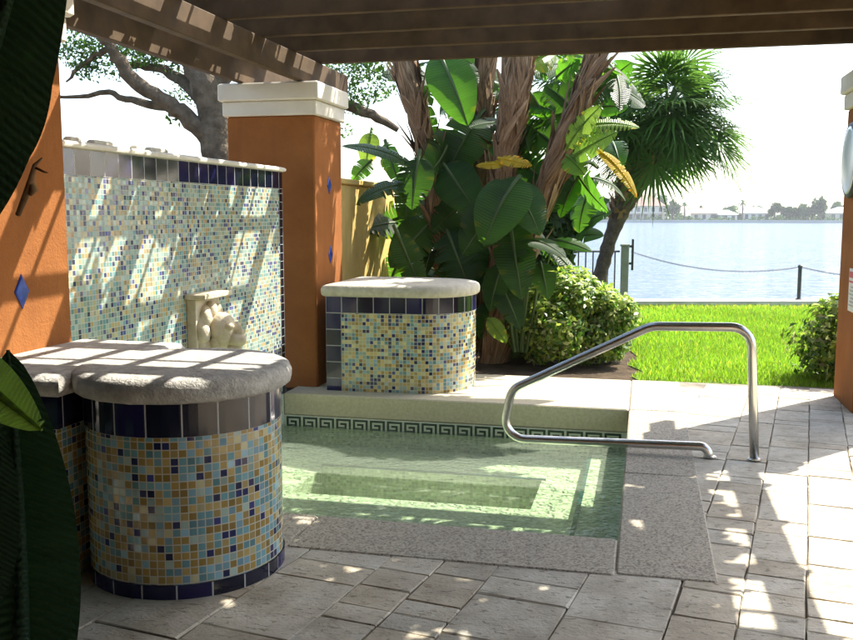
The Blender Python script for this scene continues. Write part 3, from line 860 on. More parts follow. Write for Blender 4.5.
# ---- leaf clusters
def leaf_quads(P, size, normal, jitter=.6, aspect=.45, colfn=None, bend=.25):
    """small pointed leaves (two quads' worth in one bent diamond) at the points P"""
    n = len(P)
    nr = normal + rng.normal(0, jitter, (n, 3)); nr /= np.linalg.norm(nr, axis=1)[:, None] + 1e-9
    t = rng.normal(0, 1, (n, 3)); t -= nr * np.sum(t*nr, 1)[:, None]; t /= np.linalg.norm(t, axis=1)[:, None] + 1e-9
    b = np.cross(nr, t)
    s = (size * rng.uniform(.6, 1.3, n))[:, None]
    v0 = P - t*s*.5; v2 = P + t*s*.5 - nr*s*bend
    v1 = P + b*s*aspect*.5 + nr*s*.05; v3 = P - b*s*aspect*.5 + nr*s*.05
    V = np.stack([v0, v1, v2, v3], 1).reshape(-1, 3)
    F = np.arange(4*n).reshape(-1, 4)
    C = colfn(n) if colfn is not None else np.repeat(rng.uniform(.6, 1.3, (n, 1)), 3, 1)
    return V, F, np.repeat(C, 4, 0)
def sphere_pts(n, inner=.0):
    d_ = rng.normal(0, 1, (n, 3)); d_ /= np.linalg.norm(d_, axis=1)[:, None]
    return d_, (inner + (1 - inner) * rng.random(n) ** .4)[:, None] * d_

def bush(center, rad, n, label, size=.075, group=None, base_z=-.02, bright=1.0):
    t = thing('bush', (center[0], center[1], base_z), label, 'bush', group)
    V_, F_, C_ = [], [], []; off = 0
    nc = 60
    for i in range(nc):
        d_, _ = sphere_pts(1); d_ = d_[0]
        if d_[2] < -.75: d_[2] *= -1
        k_ = rng.uniform(.66, .96)
        cc_ = np.array(center) + d_ * np.array(rad) * k_
        m_ = n // nc
        dd, pp = sphere_pts(m_, .35)
        P = cc_ + pp * np.array([.24, .24, .20]) * rng.uniform(.6, 1.1)
        P[:, 2] = np.maximum(P[:, 2], base_z + .02)
        def colf(q):
            var = rng.random(q)
            c_ = np.where(var[:, None] < .50, np.array([.46, .58, .11]), np.where(var[:, None] < .64, np.array([.66, .70, .36]), np.array([.13, .28, .035])))
            return c_ * rng.uniform(.65, 1.15, (q, 1)) * bright
        v_, f_, c_ = leaf_quads(P, np.full(m_, size), dd*.7 + d_*.6 + np.array([0, 0, .4]), .5, .5, colf)
        V_.append(v_); F_.append(f_ + off); C_.append(c_); off += len(v_)
    cloud('foliage', 'bush_leaf', np.concatenate(V_), np.concatenate(F_), np.concatenate(C_), t)
    q = MB()
    for i in range(9):
        a2 = 2*math.pi*i/9; e = (center[0] + rad[0]*.65*math.cos(a2), center[1] + rad[1]*.65*math.sin(a2), center[2] + rad[2]*random.uniform(0, .6))
        q.tube([(center[0] + .05*math.cos(a2), center[1] + .05*math.sin(a2), base_z), ((center[0]+e[0])/2, (center[1]+e[1])/2, center[2]*.5), e], [.016, .012, .005], 5)
    q.build('stems', 'bark_palm', t)
bush((-.80, 10.15, .40), (.68, .60, .50), 21000, 'rounded cream and green variegated bush at the edge of the patio', .07)
bush((1.95, 9.55, .34), (.42, .42, .40), 4200, 'small green bush beside the right pillar', .075, bright=.7)

n = 9000; P = np.stack([rng.normal(-4.6, .18, n), rng.uniform(-2.3, 3.3, n), rng.uniform(0, 3.4, n)], 1)
v_, f_, c_ = leaf_quads(P, np.full(n, .16), np.array([.6, 0, .5]), .6, .55); cloud('foliage', 'oak_leaf', v_, f_, c_, hedge_blocker)
# ---- paddle leaves
def paddle(mb, base, tip, width, sag=.15, up=(0, 0, 1), fold=.25, torn=.0, petiole=.25, n=16, mi=0, rib=1, shape=.75, roll=0.0, col=(1, 1, 1), brown=.10):
    base, tip = Vector(base), Vector(tip); ax = tip - base; Lg = ax.length
    up = Vector(up); up = (up - ax.normalized() * up.dot(ax.normalized()))
    up = up.normalized() if up.length > 1e-3 else Vector((1, 0, 0))
    if roll: up = Matrix.Rotation(roll, 3, ax.normalized()) @ up
    ctl = base.lerp(tip, .5) + up * sag * Lg * 2
    def pt(t): return base * (1-t)**2 + ctl * 2*t*(1-t) + tip * t*t
    P = [pt(petiole + (1 - petiole) * i / n) for i in range(n + 1)]
    def frame(i):
        T = (P[min(i+1, n)] - P[max(i-1, 0)]).normalized(); Sd = T.cross(up).normalized(); return T, Sd, Sd.cross(T).normalized()
    for side in (-1, 1):
        i = 0
        while i < n:
            gap = (random.random() < torn)
            vs, uvs = [], []
            for j in (i, i + 1):
                t = j / n
                wt = width * max(0.0, math.sin(math.pi * min(1, t ** shape)) ** .62) if 0 < t < 1 else 0.001
                T, Sd, Nn = frame(j)
                dr_ = fold * wt
                e_in = P[j] + Sd * side * wt * .5 + Nn * dr_ * .25
                e_out = P[j] + Sd * side * wt - Nn * dr_ * .15
                if gap and j == i: e_out = e_out + T * Lg * .022 - Nn * dr_ * .6; e_in = e_in + T*Lg*.006
                if gap and j == i + 1: e_out = e_out - T * Lg * .018 - Nn * dr_ * .9
                vs += [P[j], e_in, e_out]; uvs += [(0, t * 1.0), (.5, t * 1.0 + .02), (1, t * 1.0 + .05)]
            fs_l = [(0, 3, 4, 1), (1, 4, 5, 2)] if side > 0 else [(0, 1, 4, 3), (1, 2, 5, 4)]
            k_ = random.uniform(.9, 1.1); cc_ = tuple(x * k_ for x in col)
            br_ = tuple(x * y for x, y in zip(cc_, (3.2, 1.5, .7))) if random.random() < brown else cc_      # browned edge
            mb.add(vs, fs_l, mi, [[uvs[q_] for q_ in f_] for f_ in fs_l], [cc_, cc_, br_, cc_, cc_, br_])
            i += 1
    rp_ = [pt(i / 12) for i in range(13)]
    r0 = .011 + .018 * Lg
    mb.tube(rp_, [r0 * (1 - .85 * i / 12) for i in range(13)], 6, rib)

def fibre_trunk(parent, pts, rads):
    """trunk wrapped in split brown leaf sheaths"""
    q = MB(); fine = []; rr = []
    pts = [Vector(p) for p in pts]
    for i in range(len(pts) - 1):
        for k in range(6):
            fine.append(pts[i].lerp(pts[i+1], k/6)); rr.append((rads[i]*(1-k/6) + rads[i+1]*k/6))
    fine.append(pts[-1]); rr.append(rads[-1])
    q.tube(fine, [r_ * (1 + random.uniform(-.06, .06)) for r_ in rr], 16, 0, .07)
    trk = q.build('trunk', 'fibre_bark', parent, smooth=True)
    s = MB()
    Lt = sum((fine[i+1]-fine[i]).length for i in range(len(fine)-1))
    for k in range(int(Lt * 44)):
        i = random.randrange(1, len(fine) - 2); c0 = fine[i]; T = (fine[i+1] - fine[i-1]).normalized()
        a = T.cross(Vector((.2, 1, .1))).normalized(); b = T.cross(a); th = random.uniform(0, 2*math.pi)
        N_ = a*math.cos(th) + b*math.sin(th); Sd = T.cross(N_)
        ln = random.uniform(.22, .5); wv = random.uniform(.018, .05); r_ = rr[i]
        sl_ = random.choice((-1, 1)) * random.uniform(.1, .5)
        p0 = c0 + N_*r_*1.0; p1 = c0 + T*ln*.5 + N_*(r_*1.08) + Sd*sl_*ln*.4; p2 = c0 + T*ln + N_*(r_*random.uniform(1.02, 1.22)) + Sd*sl_*ln
        s.add([p0-Sd*wv, p0+Sd*wv, p1+Sd*wv*.9, p1-Sd*wv*.9, p2+Sd*wv*.25, p2-Sd*wv*.25], [(0,1,2,3), (3,2,4,5)], 0,
              [[(th, 0), (th+.12, 0), (th+.12, ln*.5), (th, ln*.5)], [(th, ln*.5), (th+.12, ln*.5), (th+.07, ln), (th+.05, ln)]])
    s.build('sheaths', 'fibre_bark', trk)

def leaf(parent, *a, mat='banana_leaf', **k):
    q = MB(); paddle(q, *a, **k); return q.build('leaf', [mat, 'leaf_rib' if mat == 'banana_leaf' else mat], parent, auto=60)

GR = 'tall bird of paradise trees behind the planter'
def strel(label, trunk_px, Y, rads, name='bird_of_paradise_tree'):
    pts = [at(x, y, Y + dy) for x, y, dy in trunk_px]
    base = pts[0].copy(); 
    t = thing(name, (base.x, base.y, -.02), label, 'tree', GR)
    fibre_trunk(t, pts, rads)
    return t, pts
def fan(t, top, n, Lr, wr, a0=0, spread=360, el=(20, 70), mat='banana_leaf', torn=.25, facing=(0, 0, 1)):
    for k in range(n):
        az = R(a0 + spread * (k + random.uniform(-.3, .3)) / n); e_ = R(random.uniform(*el)); ln = random.uniform(*Lr)
        tip = Vector(top) + Vector((math.cos(az)*math.cos(e_), math.sin(az)*math.cos(e_), math.sin(e_))) * ln
        leaf(t, top, tip, random.uniform(*wr), .10, (0, 0, 1), .3, torn, .32, mat=mat, roll=random.uniform(-.6, .6), col=(random.uniform(.7, 1.2),)*3)

def hang(t, b, e, Y, Y2, wd, mat='banana_leaf', torn=.2, sag=.06, face=(0.1, -1, .25), pet=.12, col=(1, 1, 1), roll=0.0):
    return leaf(t, at(b[0], b[1], Y), at(e[0], e[1], Y2), wd, sag, face, .25, torn, pet, mat=mat, col=col, roll=roll)

# tree 1: left trunk
t1, p1 = strel('bird of paradise tree with a thin ragged brown trunk left of the others', [(454, 392, 0), (446, 300, 0), (436, 200, 0), (424, 140, 0), (408, 80, 0), (396, 20, 0), (388, -60, 0)], 10.2, [.09, .10, .11, .115, .12, .13, .12])
fan(t1, p1[-1], 4, (.9, 1.2), (.22, .30), 20, el=(50, 80))
hang(t1, (438, 52), (468, 126), 10.0, 9.85, .26, 'banana_leaf', .05, .10, (.2, -1, .5), .02, (1.5, 1.6, 1.2))
hang(t1, (424, 175), (341, 146), 9.9, 9.6, .20, sag=.10, face=(0, -.4, 1))
hang(t1, (424, 190), (356, 205), 9.9, 9.5, .20, sag=.16, face=(0, -.5, 1))
hang(t1, (420, 150), (412, 210), 9.8, 9.6, .20)
hang(t1, (394, 225), (424, 296), 9.5, 9.4, .15, sag=.03, col=(1.3, 1.3, 1.1))
hang(t1, (372, 128), (366, 168), 10.6, 10.5, .13, 'banana_leaf_lime', .1)
hang(t1, (388, 150), (392, 175), 10.4, 10.3, .11, 'banana_leaf_lime', .1)
hang(t1, (440, 215), (390, 268), 10.3, 9.8, .24, sag=.10)
hang(t1, (445, 225), (470, 290), 10.1, 9.7, .24, sag=.10)
hang(t1, (440, 160), (478, 215), 10.2, 9.9, .25, sag=.12)
# tree 2: middle thin trunk
t2, p2 = strel('bird of paradise tree with a thin dark trunk second from the left', [(484, 385, 0), (482, 280, 0), (482, 200, 0), (483, 140, 0), (485, 80, 0), (488, 10, 0), (490, -50, 0)], 10.7, [.07, .08, .09, .095, .10, .10, .1])
fan(t2, p2[-1], 3, (.8, 1.1), (.22, .30), 50, el=(50, 80))
for ex, ey, ez in ((-2.0, 9.9, 3.6), (-1.8, 10.2, 4.0), (-1.5, 9.8, 4.1), (-1.9, 10.5, 4.4), (-1.4, 10.2, 4.5), (-2.1, 10.1, 3.9), (-1.6, 10.6, 4.2)):
    leaf(t2, p2[-1], (ex, ey, ez), .30, .12, (0, 0, 1), .2, .2, .2)  # extra leaves above the frame, added to shade the pillar's right face
hang(t2, (484, 110), (446, 176), 10.6, 10.2, .28, sag=.10)
hang(t2, (492, 60), (470, 100), 10.9, 10.6, .24, sag=.05)
hang(t2, (484, 190), (432, 232), 10.5, 10.0, .26, sag=.12)
hang(t2, (486, 205), (455, 300), 10.3, 9.9, .26, sag=.08)
hang(t2, (490, 215), (510, 300), 10.5, 10.0, .26, sag=.08)
hang(t2, (470, 250), (430, 330), 10.3, 9.8, .24, sag=.08)
# tree 3: thick ribbed trunk
t3, p3 = strel('bird of paradise tree with the thickest ribbed brown trunk, a yellow leaf below it', [(500, 380, 0), (500, 300, 0), (501, 230, 0), (504, 160, 0), (513, 110, 0), (518, 60, 0), (520, 0, 0), (519, -60, 0)], 10.0, [.10, .11, .115, .12, .15, .16, .14, .12])
fan(t3, p3[-1], 4, (.8, 1.1), (.24, .32), 0, el=(50, 80))
hang(t3, (498, 158), (532, 166), 9.75, 9.6, .09, 'banana_leaf_yellow', .3, .02, (0, -.7, .7), .05)
hang(t3, (506, 164), (476, 166), 9.75, 9.7, .07, 'banana_leaf_yellow', .3, .02, (0, -.7, .7), .05)
hang(t3, (520, 176), (484, 246), 9.6, 9.3, .30, 'banana_leaf', .1, .10, (-.1, -.8, .6), .02, (1.5, 1.5, 1.2))
hang(t3, (505, 180), (540, 236), 9.7, 9.4, .24, 'banana_leaf', .1, .12, (.2, -.7, .7), .04, (1.2, 1.3, 1.1))
hang(t3, (528, 62), (556, 52), 10.2, 10.3, .22, 'banana_leaf_lime', .1, .05, (0, -.9, .5), .02)
hang(t3, (520, 70), (566, 64), 10.5, 10.8, .20, 'banana_leaf', .1, .05, (0, -.9, .5), .02, (1.6, 1.7, 1.2))
hang(t3, (520, 100), (556, 112), 10.2, 10.1, .14, 'banana_leaf', .2, .05, (0, -.8, .6), .05, (1.8, 1.8, 1.2))
hang(t3, (505, 200), (462, 255), 9.8, 9.4, .24, sag=.14)
hang(t3, (508, 210), (522, 300), 9.7, 9.3, .22, sag=.08)
hang(t3, (512, 160), (560, 190), 10.2, 10.0, .24, sag=.10)
hang(t3, (488, 318), (507, 343), 9.4, 9.3, .085, 'banana_leaf_lime', .0, .06, (0, -1, .3), .02, (1.2, 1.2, 1))
# tree 4: leaning trunk
t4, p4 = strel('bird of paradise tree leaning right with a slanted brown trunk', [(478, 400, 0), (497, 345, 0), (513, 290, 0), (530, 235, 0), (549, 182, 0), (565, 140, 0), (584, 92, 0), (597, 50, 0), (604, 0, 0)], 9.9, [.12, .13, .125, .12, .125, .13, .10, .07, .06])
for ex, ey, ez in ((1.0, 10.7, 4.3), (1.5, 10.6, 4.5), (1.9, 10.9, 4.5), (1.1, 11.0, 4.7), (.6, 11.1, 4.8), (1.7, 10.5, 4.5), (.7, 10.5, 4.3), (2.1, 10.6, 4.7), (1.4, 11.2, 4.9)):
    leaf(t4, p4[-1], (ex, ey, ez), .30, .12, (0, 0, 1), .2, .2, .3)  # crown leaves hidden above the rafters, added to shade the pool bench
hang(t4, (566, 150), (602, 105), 9.7, 9.6, .17, 'banana_leaf_lime', .3, .06, (.1, -.6, .8), .05)
hang(t4, (575, 130), (640, 128), 9.7, 9.6, .13, 'banana_leaf_lime', .5, .10, (.1, -.6, .8), .05)
hang(t4, (570, 160), (618, 132), 9.6, 9.5, .15, 'banana_leaf_lime', .4, .06, (0, -.8, .6), .05, (.8, .9, .8))
hang(t4, (566, 155), (585, 175), 9.6, 9.5, .14, 'banana_leaf_lime', .2, .08, (0, -.8, .6), .05, (.5, .7, .5))
hang(t4, (597, 150), (637, 198), 9.8, 9.7, .085, 'banana_leaf_yellow', .2, .10, (.4, -.7, .6), .03)
hang(t4, (560, 150), (520, 120), 10.2, 10.2, .22, sag=.08)
hang(t4, (575, 110), (545, 85), 10.3, 10.4, .22, sag=.08)
hang(t4, (580, 100), (612, 80), 10.3, 10.4, .20, sag=.08)
hang(t4, (560, 160), (545, 215), 10.3, 10.1, .24, sag=.10)
# upper and middle leaves filling each crown
for t_, n_, (xa, xb), (ya, yb), Yc in ((t1, 26, (395, 465), (60, 250), 10.5), (t2, 24, (450, 520), (60, 260), 11.0), (t3, 26, (480, 560), (80, 270), 10.5), (t4, 26, (530, 612), (50, 190), 10.5)):
    for k in range(n_):
        bx_, by_ = random.uniform(xa, xb), random.uniform(ya, yb); Yq = Yc + random.uniform(-.15, .7)
        dx_, dy_ = random.uniform(-55, 55), random.uniform(-25, 65)
        hang(t_, (bx_, by_), (bx_ + dx_, by_ + dy_), Yq, Yq + random.uniform(-.6, .3), random.uniform(.13, .25), sag=random.uniform(.05, .16), torn=.35, face=(random.uniform(-.8, .8), random.uniform(-1, .4), random.uniform(.1, 1)), pet=.05, col=(random.uniform(.55, 1.2),)*3)
for t_, b0_, e0_, Yq, wd_ in ((t4, (600, 92), (632, 62), 10.6, .20), (t4, (596, 108), (628, 108), 10.4, .14), (t4, (556, 78), (580, 60), 10.3, .15), (t3, (530, 92), (548, 120), 10.2, .13), (t2, (478, 70), (462, 58), 10.9, .14), (t1, (420, 100), (436, 150), 10.4, .12),
                              (t1, (385, 140), (402, 190), 10.3, .11), (t1, (372, 160), (352, 182), 10.0, .12), (t2, (470, 150), (450, 190), 10.7, .13), (t4, (578, 178), (560, 218), 10.2, .12), (t3, (470, 262), (452, 292), 9.9, .11)):
    hang(t_, b0_, e0_, Yq, Yq - .1, wd_, 'banana_leaf', .3, .08, (random.uniform(-.3, .3), -.9, .5), .04, (2.0, 2.1, 1.4))  # leaf colour brightened to look backlit by the sun
# tree 5: low leafy clump in front of the leaning trunk (white-shining leaves)
yp = thing('bird_of_paradise_plant', (*at(520, 350, 9.6).xy, -.02), 'young bird of paradise clump with a pale shining leaf above the bush', 'plant')
def stem_leaf(t, px_b, px_t, px_e, Y, wd, mat='banana_leaf', **k):
    b_, m_, e_ = at(*px_b, Y), at(*px_t, Y), at(*px_e, k.pop('Y2', Y - .2))
    q = MB(); q.tube([b_, b_.lerp(m_, .5) + Vector((.02, 0, .03)), m_], [.022, .018, .012], 6, 1)
    paddle(q, m_, e_, wd, k.pop('sag', .1), k.pop('face', (0, -.6, .8)), .25, k.pop('torn', .1), .02, col=k.pop('col', (1, 1, 1)))
    return q.build('leaf', [mat, 'leaf_rib'], t, auto=60)
stem_leaf(yp, (520, 352), (530, 245), (508, 268), 9.6, .17, sag=.14, face=(-.3, -.6, .8), torn=.35)
stem_leaf(yp, (522, 352), (524, 240), (566, 258), 9.6, .16, sag=.10, face=(.3, -.4, .9), torn=.1)
stem_leaf(yp, (524, 352), (553, 240), (592, 252), 9.7, .09, col=(1.8, 1.9, 1.3), sag=.06)
stem_leaf(yp, (526, 352), (540, 262), (548, 300), 9.6, .13, sag=.12)
stem_leaf(yp, (518, 352), (505, 262), (490, 312), 9.6, .15, sag=.12)
stem_leaf(yp, (515, 352), (500, 285), (520, 330), 9.5, .14, sag=.10)
# tree 6: farther young clump against the water
yq = thing('bird_of_paradise_plant', (*at(560, 310, 12.6).xy, -.02), 'farther bird of paradise clump with a spear leaf against the river', 'plant')
b_ = (562, 312)
for mt, e, wd, kk in (((566, 222), (600, 173), .10, {'sag': .02, 'torn': 0, 'face': (.5, -.8, .2), 'col': (1.3, 1.5, 1.6)}), ((572, 222), (610, 200), .20, {}), ((575, 232), (612, 212), .18, {}),
                      ((570, 240), (604, 236), .18, {}), ((560, 228), (555, 180), .18, {'sag': .04}), ((556, 230), (538, 195), .18, {}), 
                      ((575, 236), (598, 222), .2, {}), ((572, 228), (588, 186), .14, {'sag': .03}), ((555, 255), (530, 268), .2, {})):
    stem_leaf(yq, b_, mt, e, 12.6, wd, **kk)
# dark understorey between and behind the trunks
us = thing('philodendron_bed', (*at(455, 372, 10.8).xy, -.02), 'dense dark leafy shrub filling the shade behind the low pedestal', 'shrub')
for k in range(46):
    bx_, by_ = random.uniform(402, 520), random.uniform(215, 395)
    Yq = random.uniform(10.4, 11.6)
    dx_, dy_ = random.uniform(-34, 34), random.uniform(5, 60)
    q = MB(); m_ = at(bx_, by_, Yq); e_ = at(bx_ + dx_, by_ + dy_, Yq - .4)
    root = Vector((m_.x + random.uniform(-.2, .2), Yq + .3, -.02))
    q.tube([root, root.lerp(m_, .6) + Vector((0, .05, .08)), m_], [.016, .013, .009], 5, 1)
    paddle(q, m_, e_, random.uniform(.12, .24), .12, (0, -.5, .9), .25, .2, .02, col=(random.uniform(.45, .9),)*3)
    q.build('leaf', ['banana_leaf', 'leaf_rib'], us, auto=60)
# rear hedge: closes the view between the trunks
hg = thing('hedge', (-1.9, 12.6, -.02), 'tall dark hedge behind the bird of paradise trunks', 'hedge')
n = 15000
d_, pp = sphere_pts(n, .2)
P = pp * np.array([1.15, .55, 1.25]) + np.array([-2.05, 12.6, 1.15]); P[:, 2] = np.abs(P[:, 2])
v_, f_, c_ = leaf_quads(P, np.full(n, .13), d_ + np.array([0, -.2, .3]), .6, .5)
cloud('foliage', 'oak_leaf', v_, f_, c_, hg)
q = MB()
for k in range(6): q.tube([(-2.8 + .32*k, 12.6, -.02), (-2.85 + .34*k, 12.6, 1.0), (-2.9 + .36*k, 12.55, 2.0)], [.03, .02, .008], 6)
q.build('stems', 'bark_palm', hg)

# ---- fan palm by the fence
PY = 14.5
pts = [at(x, y, PY) for x, y in ((594, 322), (597, 298), (602, 268), (611, 236), (622, 208), (634, 180), (642, 160), (650, 138))]
fp = thing('fan_palm', (pts[0].x, pts[0].y, -.02), 'leaning fan palm with a shaggy crown beside the river', 'palm tree')
q = MB(); fine, rr = [], []
rads = [.15, .125, .108, .108, .14, .24, .27, .18]
for i in range(len(pts) - 1):
    for k in range(5): fine.append(pts[i].lerp(pts[i+1], k/5)); rr.append(rads[i]*(1-k/5) + rads[i+1]*k/5)
fine.append(pts[-1]); rr.append(rads[-1])
q.tube(fine, [r_*(1 + (.05 if i % 2 else -.05)) for i, r_ in enumerate(rr)], 14, 0, .05); trk = q.build('trunk', 'bark_palm', fp, smooth=True)
q = MB()
for k in range(150):
    i = random.randrange(18, len(fine) - 1); c0 = fine[i]; th = random.uniform(0, 2*math.pi); N_ = Vector((math.cos(th), math.sin(th), 0)); Sd = Vector((-N_.y, N_.x, 0)); r_ = rr[i]
    p0 = c0 + N_*r_*.95; p1 = p0 + N_*random.uniform(.05, .13) + Vector((0, 0, random.uniform(.06, .2))); wv = random.uniform(.03, .06)
    q.add([p0-Sd*wv, p0+Sd*wv, p1+Sd*wv*.4, p1-Sd*wv*.4], [(0,1,2,3)], 0)
q.build('leaf_stubs', 'fibre_bark', trk)
top = pts[-1] + Vector((.26, 0, .38))
def fan_leaf(mb, top, az, el, plen, R_, seed):
    rnd_ = random.Random(seed)
    dr0 = Vector((math.cos(az)*math.cos(el), math.sin(az)*math.cos(el), math.sin(el)))
    hub = top + dr0*plen + Vector((0, 0, -.12*plen))
    mb.tube([top, top + dr0*plen*.5 + Vector((0, 0, .03)), hub], [.022, .016, .012], 5, 1)
    ax = (dr0 + Vector((0, 0, -.35))).normalized(); side = ax.cross(Vector((0, 0, 1)))
    side = side.normalized() if side.length > .01 else Vector((1, 0, 0)); nn_ = side.cross(ax).normalized()
    ns = 38
    for k in range(ns):
        a_ = R(-135 + 270*k/(ns-1))
        dd = (ax*math.cos(a_) + side*math.sin(a_)).normalized(); Sd = nn_.cross(dd).normalized()
        rl = R_ * (.78 + .22*math.cos(a_*.6)) * rnd_.uniform(.88, 1.08)
        w0 = R_*.030; pleat = nn_ * (.012 if k % 2 else -.012)
        m0 = hub + dd*rl*.08; m1 = hub + dd*rl*.46 - Vector((0, 0, 1))*rl*.02 + pleat*1.6
        m2 = hub + dd*rl*.80 + side*rl*rnd_.uniform(-.03, .03) - Vector((0, 0, 1))*rl*rnd_.uniform(.04, .12); m3 = hub + dd*rl*1.05 + side*rl*rnd_.uniform(-.06, .06) - Vector((0, 0, 1))*rl*rnd_.uniform(.10, .36)
        c_ = (rnd_.uniform(.7, 1.25),)*3
        mb.add([m0-Sd*w0*.2, m0+Sd*w0*.2, m1+Sd*w0, m1-Sd*w0, m2+Sd*w0*.5, m2-Sd*w0*.5, m3], [(0,1,2,3), (3,2,4,5), (5,4,6)], 0, None, [c_]*7)
for k in range(54):
    q = MB(); el = math.asin(random.uniform(-.80, .93)); az = random.uniform(0, 2*math.pi)
    fan_leaf(q, top, az, el, random.uniform(.40, .90), random.uniform(.60, .92), k)
    q.build('frond', ['palm_leaf', 'leaf_rib'], fp)
# second palm crown higher and farther left, seen between the leaves
pts2 = [at(x, y, 16.0) for x, y in ((556, 330), (566, 240), (576, 150), (585, 95))]
fp2 = thing('fan_palm', (pts2[0].x, pts2[0].y, -.02), 'fan palm half hidden behind the leaning bird of paradise trunk', 'palm tree')
q = MB(); q.tube(pts2, [.17, .14, .13, .14], 12, 0, .05); q.build('trunk', 'bark_palm', fp2, smooth=True)
for k in range(26):
    q = MB(); fan_leaf(q, pts2[-1], 2.39996*k + .4, R(random.uniform(-40, 65)), random.uniform(.4, .8), random.uniform(.65, .9), 100 + k)
    q.build('frond', ['palm_leaf', 'leaf_rib'], fp2)

# ---- oak beyond the mosaic wall
OY = 12.0
def oak(label):
    base = at(222, 330, OY)
    t = thing('oak_tree', (base.x, base.y, -.02), label, 'tree')
    q = MB(); limbs = []
    def limb(pp, rr_):
        P_ = [at(x, y, OY + dy) for x, y, dy in pp]; fine_, r_f = [], []
        for i in range(len(P_) - 1):
            for k in range(4): fine_.append(P_[i].lerp(P_[i+1], k/4) + Vector((random.uniform(-1, 1), random.uniform(-1, 1), random.uniform(-1, 1)))*.02); r_f.append(rr_[i]*(1-k/4) + rr_[i+1]*k/4)
        fine_.append(P_[-1]); r_f.append(rr_[-1]); q.tube(fine_, r_f, 10, 0, .06); limbs.append(fine_)
    limb([(228, 345, 0), (224, 200, 0), (217, 150, 0), (212, 115, 0), (205, 85, 0), (190, 55, .2), (180, 20, .4), (175, -30, .5)], [.34, .25, .22, .20, .20, .17, .14, .1])
    limb([(218, 158, 0), (203, 130, -.1), (180, 112, -.2), (160, 98, -.3), (135, 82, -.4), (120, 62, -.5), (108, 45, -.6), (92, 30, -.7)], [.12, .13, .12, .10, .10, .09, .07, .04])
    limb([(200, 126, 0), (165, 108, 0), (130, 100, 0), (110, 93, 0), (65, 97, 0), (20, 92, 0)], [.07, .065, .05, .04, .025, .015])
    limb([(212, 110, 0), (190, 85, .2), (165, 70, .4), (140, 66, .5), (110, 60, .6)], [.13, .10, .07, .05, .02])
    limb([(112, 48, -.5), (95, 55, -.5), (78, 70, -.5), (66, 82, -.5)], [.05, .04, .03, .012])
    limb([(208, 92, 0), (240, 60, .3), (290, 45, .6), (330, 20, .8)], [.14, .12, .09, .05])
    limb([(222, 150, .1), (280, 112, .5), (335, 100, .8), (372, 116, 1.0), (398, 130, 1.2)], [.12, .11, .09, .07, .04])
    q.build('trunk', 'bark_oak', t, smooth=True)
    P = []
    def twig(x, y, dy, s, n_):
        c0 = np.array(at(x, y, OY + dy)); _, pp_ = sphere_pts(n_, .1); P.append(c0 + pp_ * np.array([s, s, s*.7]))
    for x, y, dy, s, n_ in ((80, 55, -.5, .30, 120), (100, 42, -.5, .28, 120), (90, 72, -.4, .22, 60), (70, 40, -.6, .3, 120), (165, 60, .4, .35, 160), (195, 70, .3, .35, 160), (130, 62, .5, .25, 60),
                            (180, 92, .3, .22, 60), (175, 118, 0, .15, 25), (140, 50, .2, .35, 220), (170, 40, .3, .4, 260), (120, 70, .3, .25, 90), (200, 100, .2, .2, 60), (85, 60, -.3, .35, 180), (152, 55, .5, .3, 120), (120, 45, .3, .4, 140), (345, 70, .8, .35, 240), (372, 85, 1.0, .40, 260), (352, 100, .9, .33, 160), (385, 60, 1.0, .4, 260),
                            (340, 130, 1.0, .2, 50), (330, 80, .5, .25, 200), (360, 60, .8, .35, 200), (300, 40, .6, .5, 300), (200, 20, .4, .9, 700), (100, 10, 0, .9, 600), (300, 0, .5, .9, 600), (150, -30, 0, 1.2, 900)):
        twig(x, y, dy, s, int(n_ * 1.3))
    P = np.concatenate(P)
    v_, f_, c_ = leaf_quads(P, np.full(len(P), .075), np.array([0, 0, .5]), .9, .42)
    cloud('crown', 'oak_leaf', v_, f_, c_, t)
oak('large oak with bare dark limbs behind the mosaic wall')

# ---- unseen vine added over the roof, cover and gaps shaped to dapple the patio
vn = thing('shade_vine', (2.2, 5.5, 3.31), 'unseen leafy vine added on top of the pergola slats to shade and dapple the patio', 'vine')
V_, F_, C_, off = [], [], [], 0
from mathutils import noise as mnz
for k in range(1500):
    cx, cy = random.uniform(-3.9, 2.3), random.uniform(2.2, 8.35)
    if cx < -.1 and cy > 4.4 and (random.random() < .87 or (-1.9 < cx and 4.6 < cy < 6.1)): continue
    if 1.98 < cx < 2.08 and cy > 6.2: continue
    gapn = mnz.noise(Vector((cx * 1.6, cy * 1.0, 3.7)))
    if cx > 2.35 and (gapn > -.1 or random.random() < .5): continue
    m_ = 42; _, pp_ = sphere_pts(m_, .1)
    P = np.array([cx, cy, 3.38]) + pp_ * np.array([.17, .17, .07])
    v_, f_, c_ = leaf_quads(P, np.full(m_, .13), np.array([0, 0, 1.0]), .35, .7)
    V_.append(v_); F_.append(f_ + off); C_.append(c_); off += len(v_)
cloud('foliage', 'oak_leaf', np.concatenate(V_), np.concatenate(F_), np.concatenate(C_), vn)
q = MB()
for k in range(10):
    ya = 2.8 + .58*k; q.tube([(2.4, ya, 3.33), (1.9, ya + random.uniform(-.3, .3), 3.34), (.9, ya + random.uniform(-.4, .4), 3.34), (-.3, ya + random.uniform(-.4, .4), 3.33)], [.018, .015, .011, .006], 5)
q.build('stems', 'bark_palm', vn)

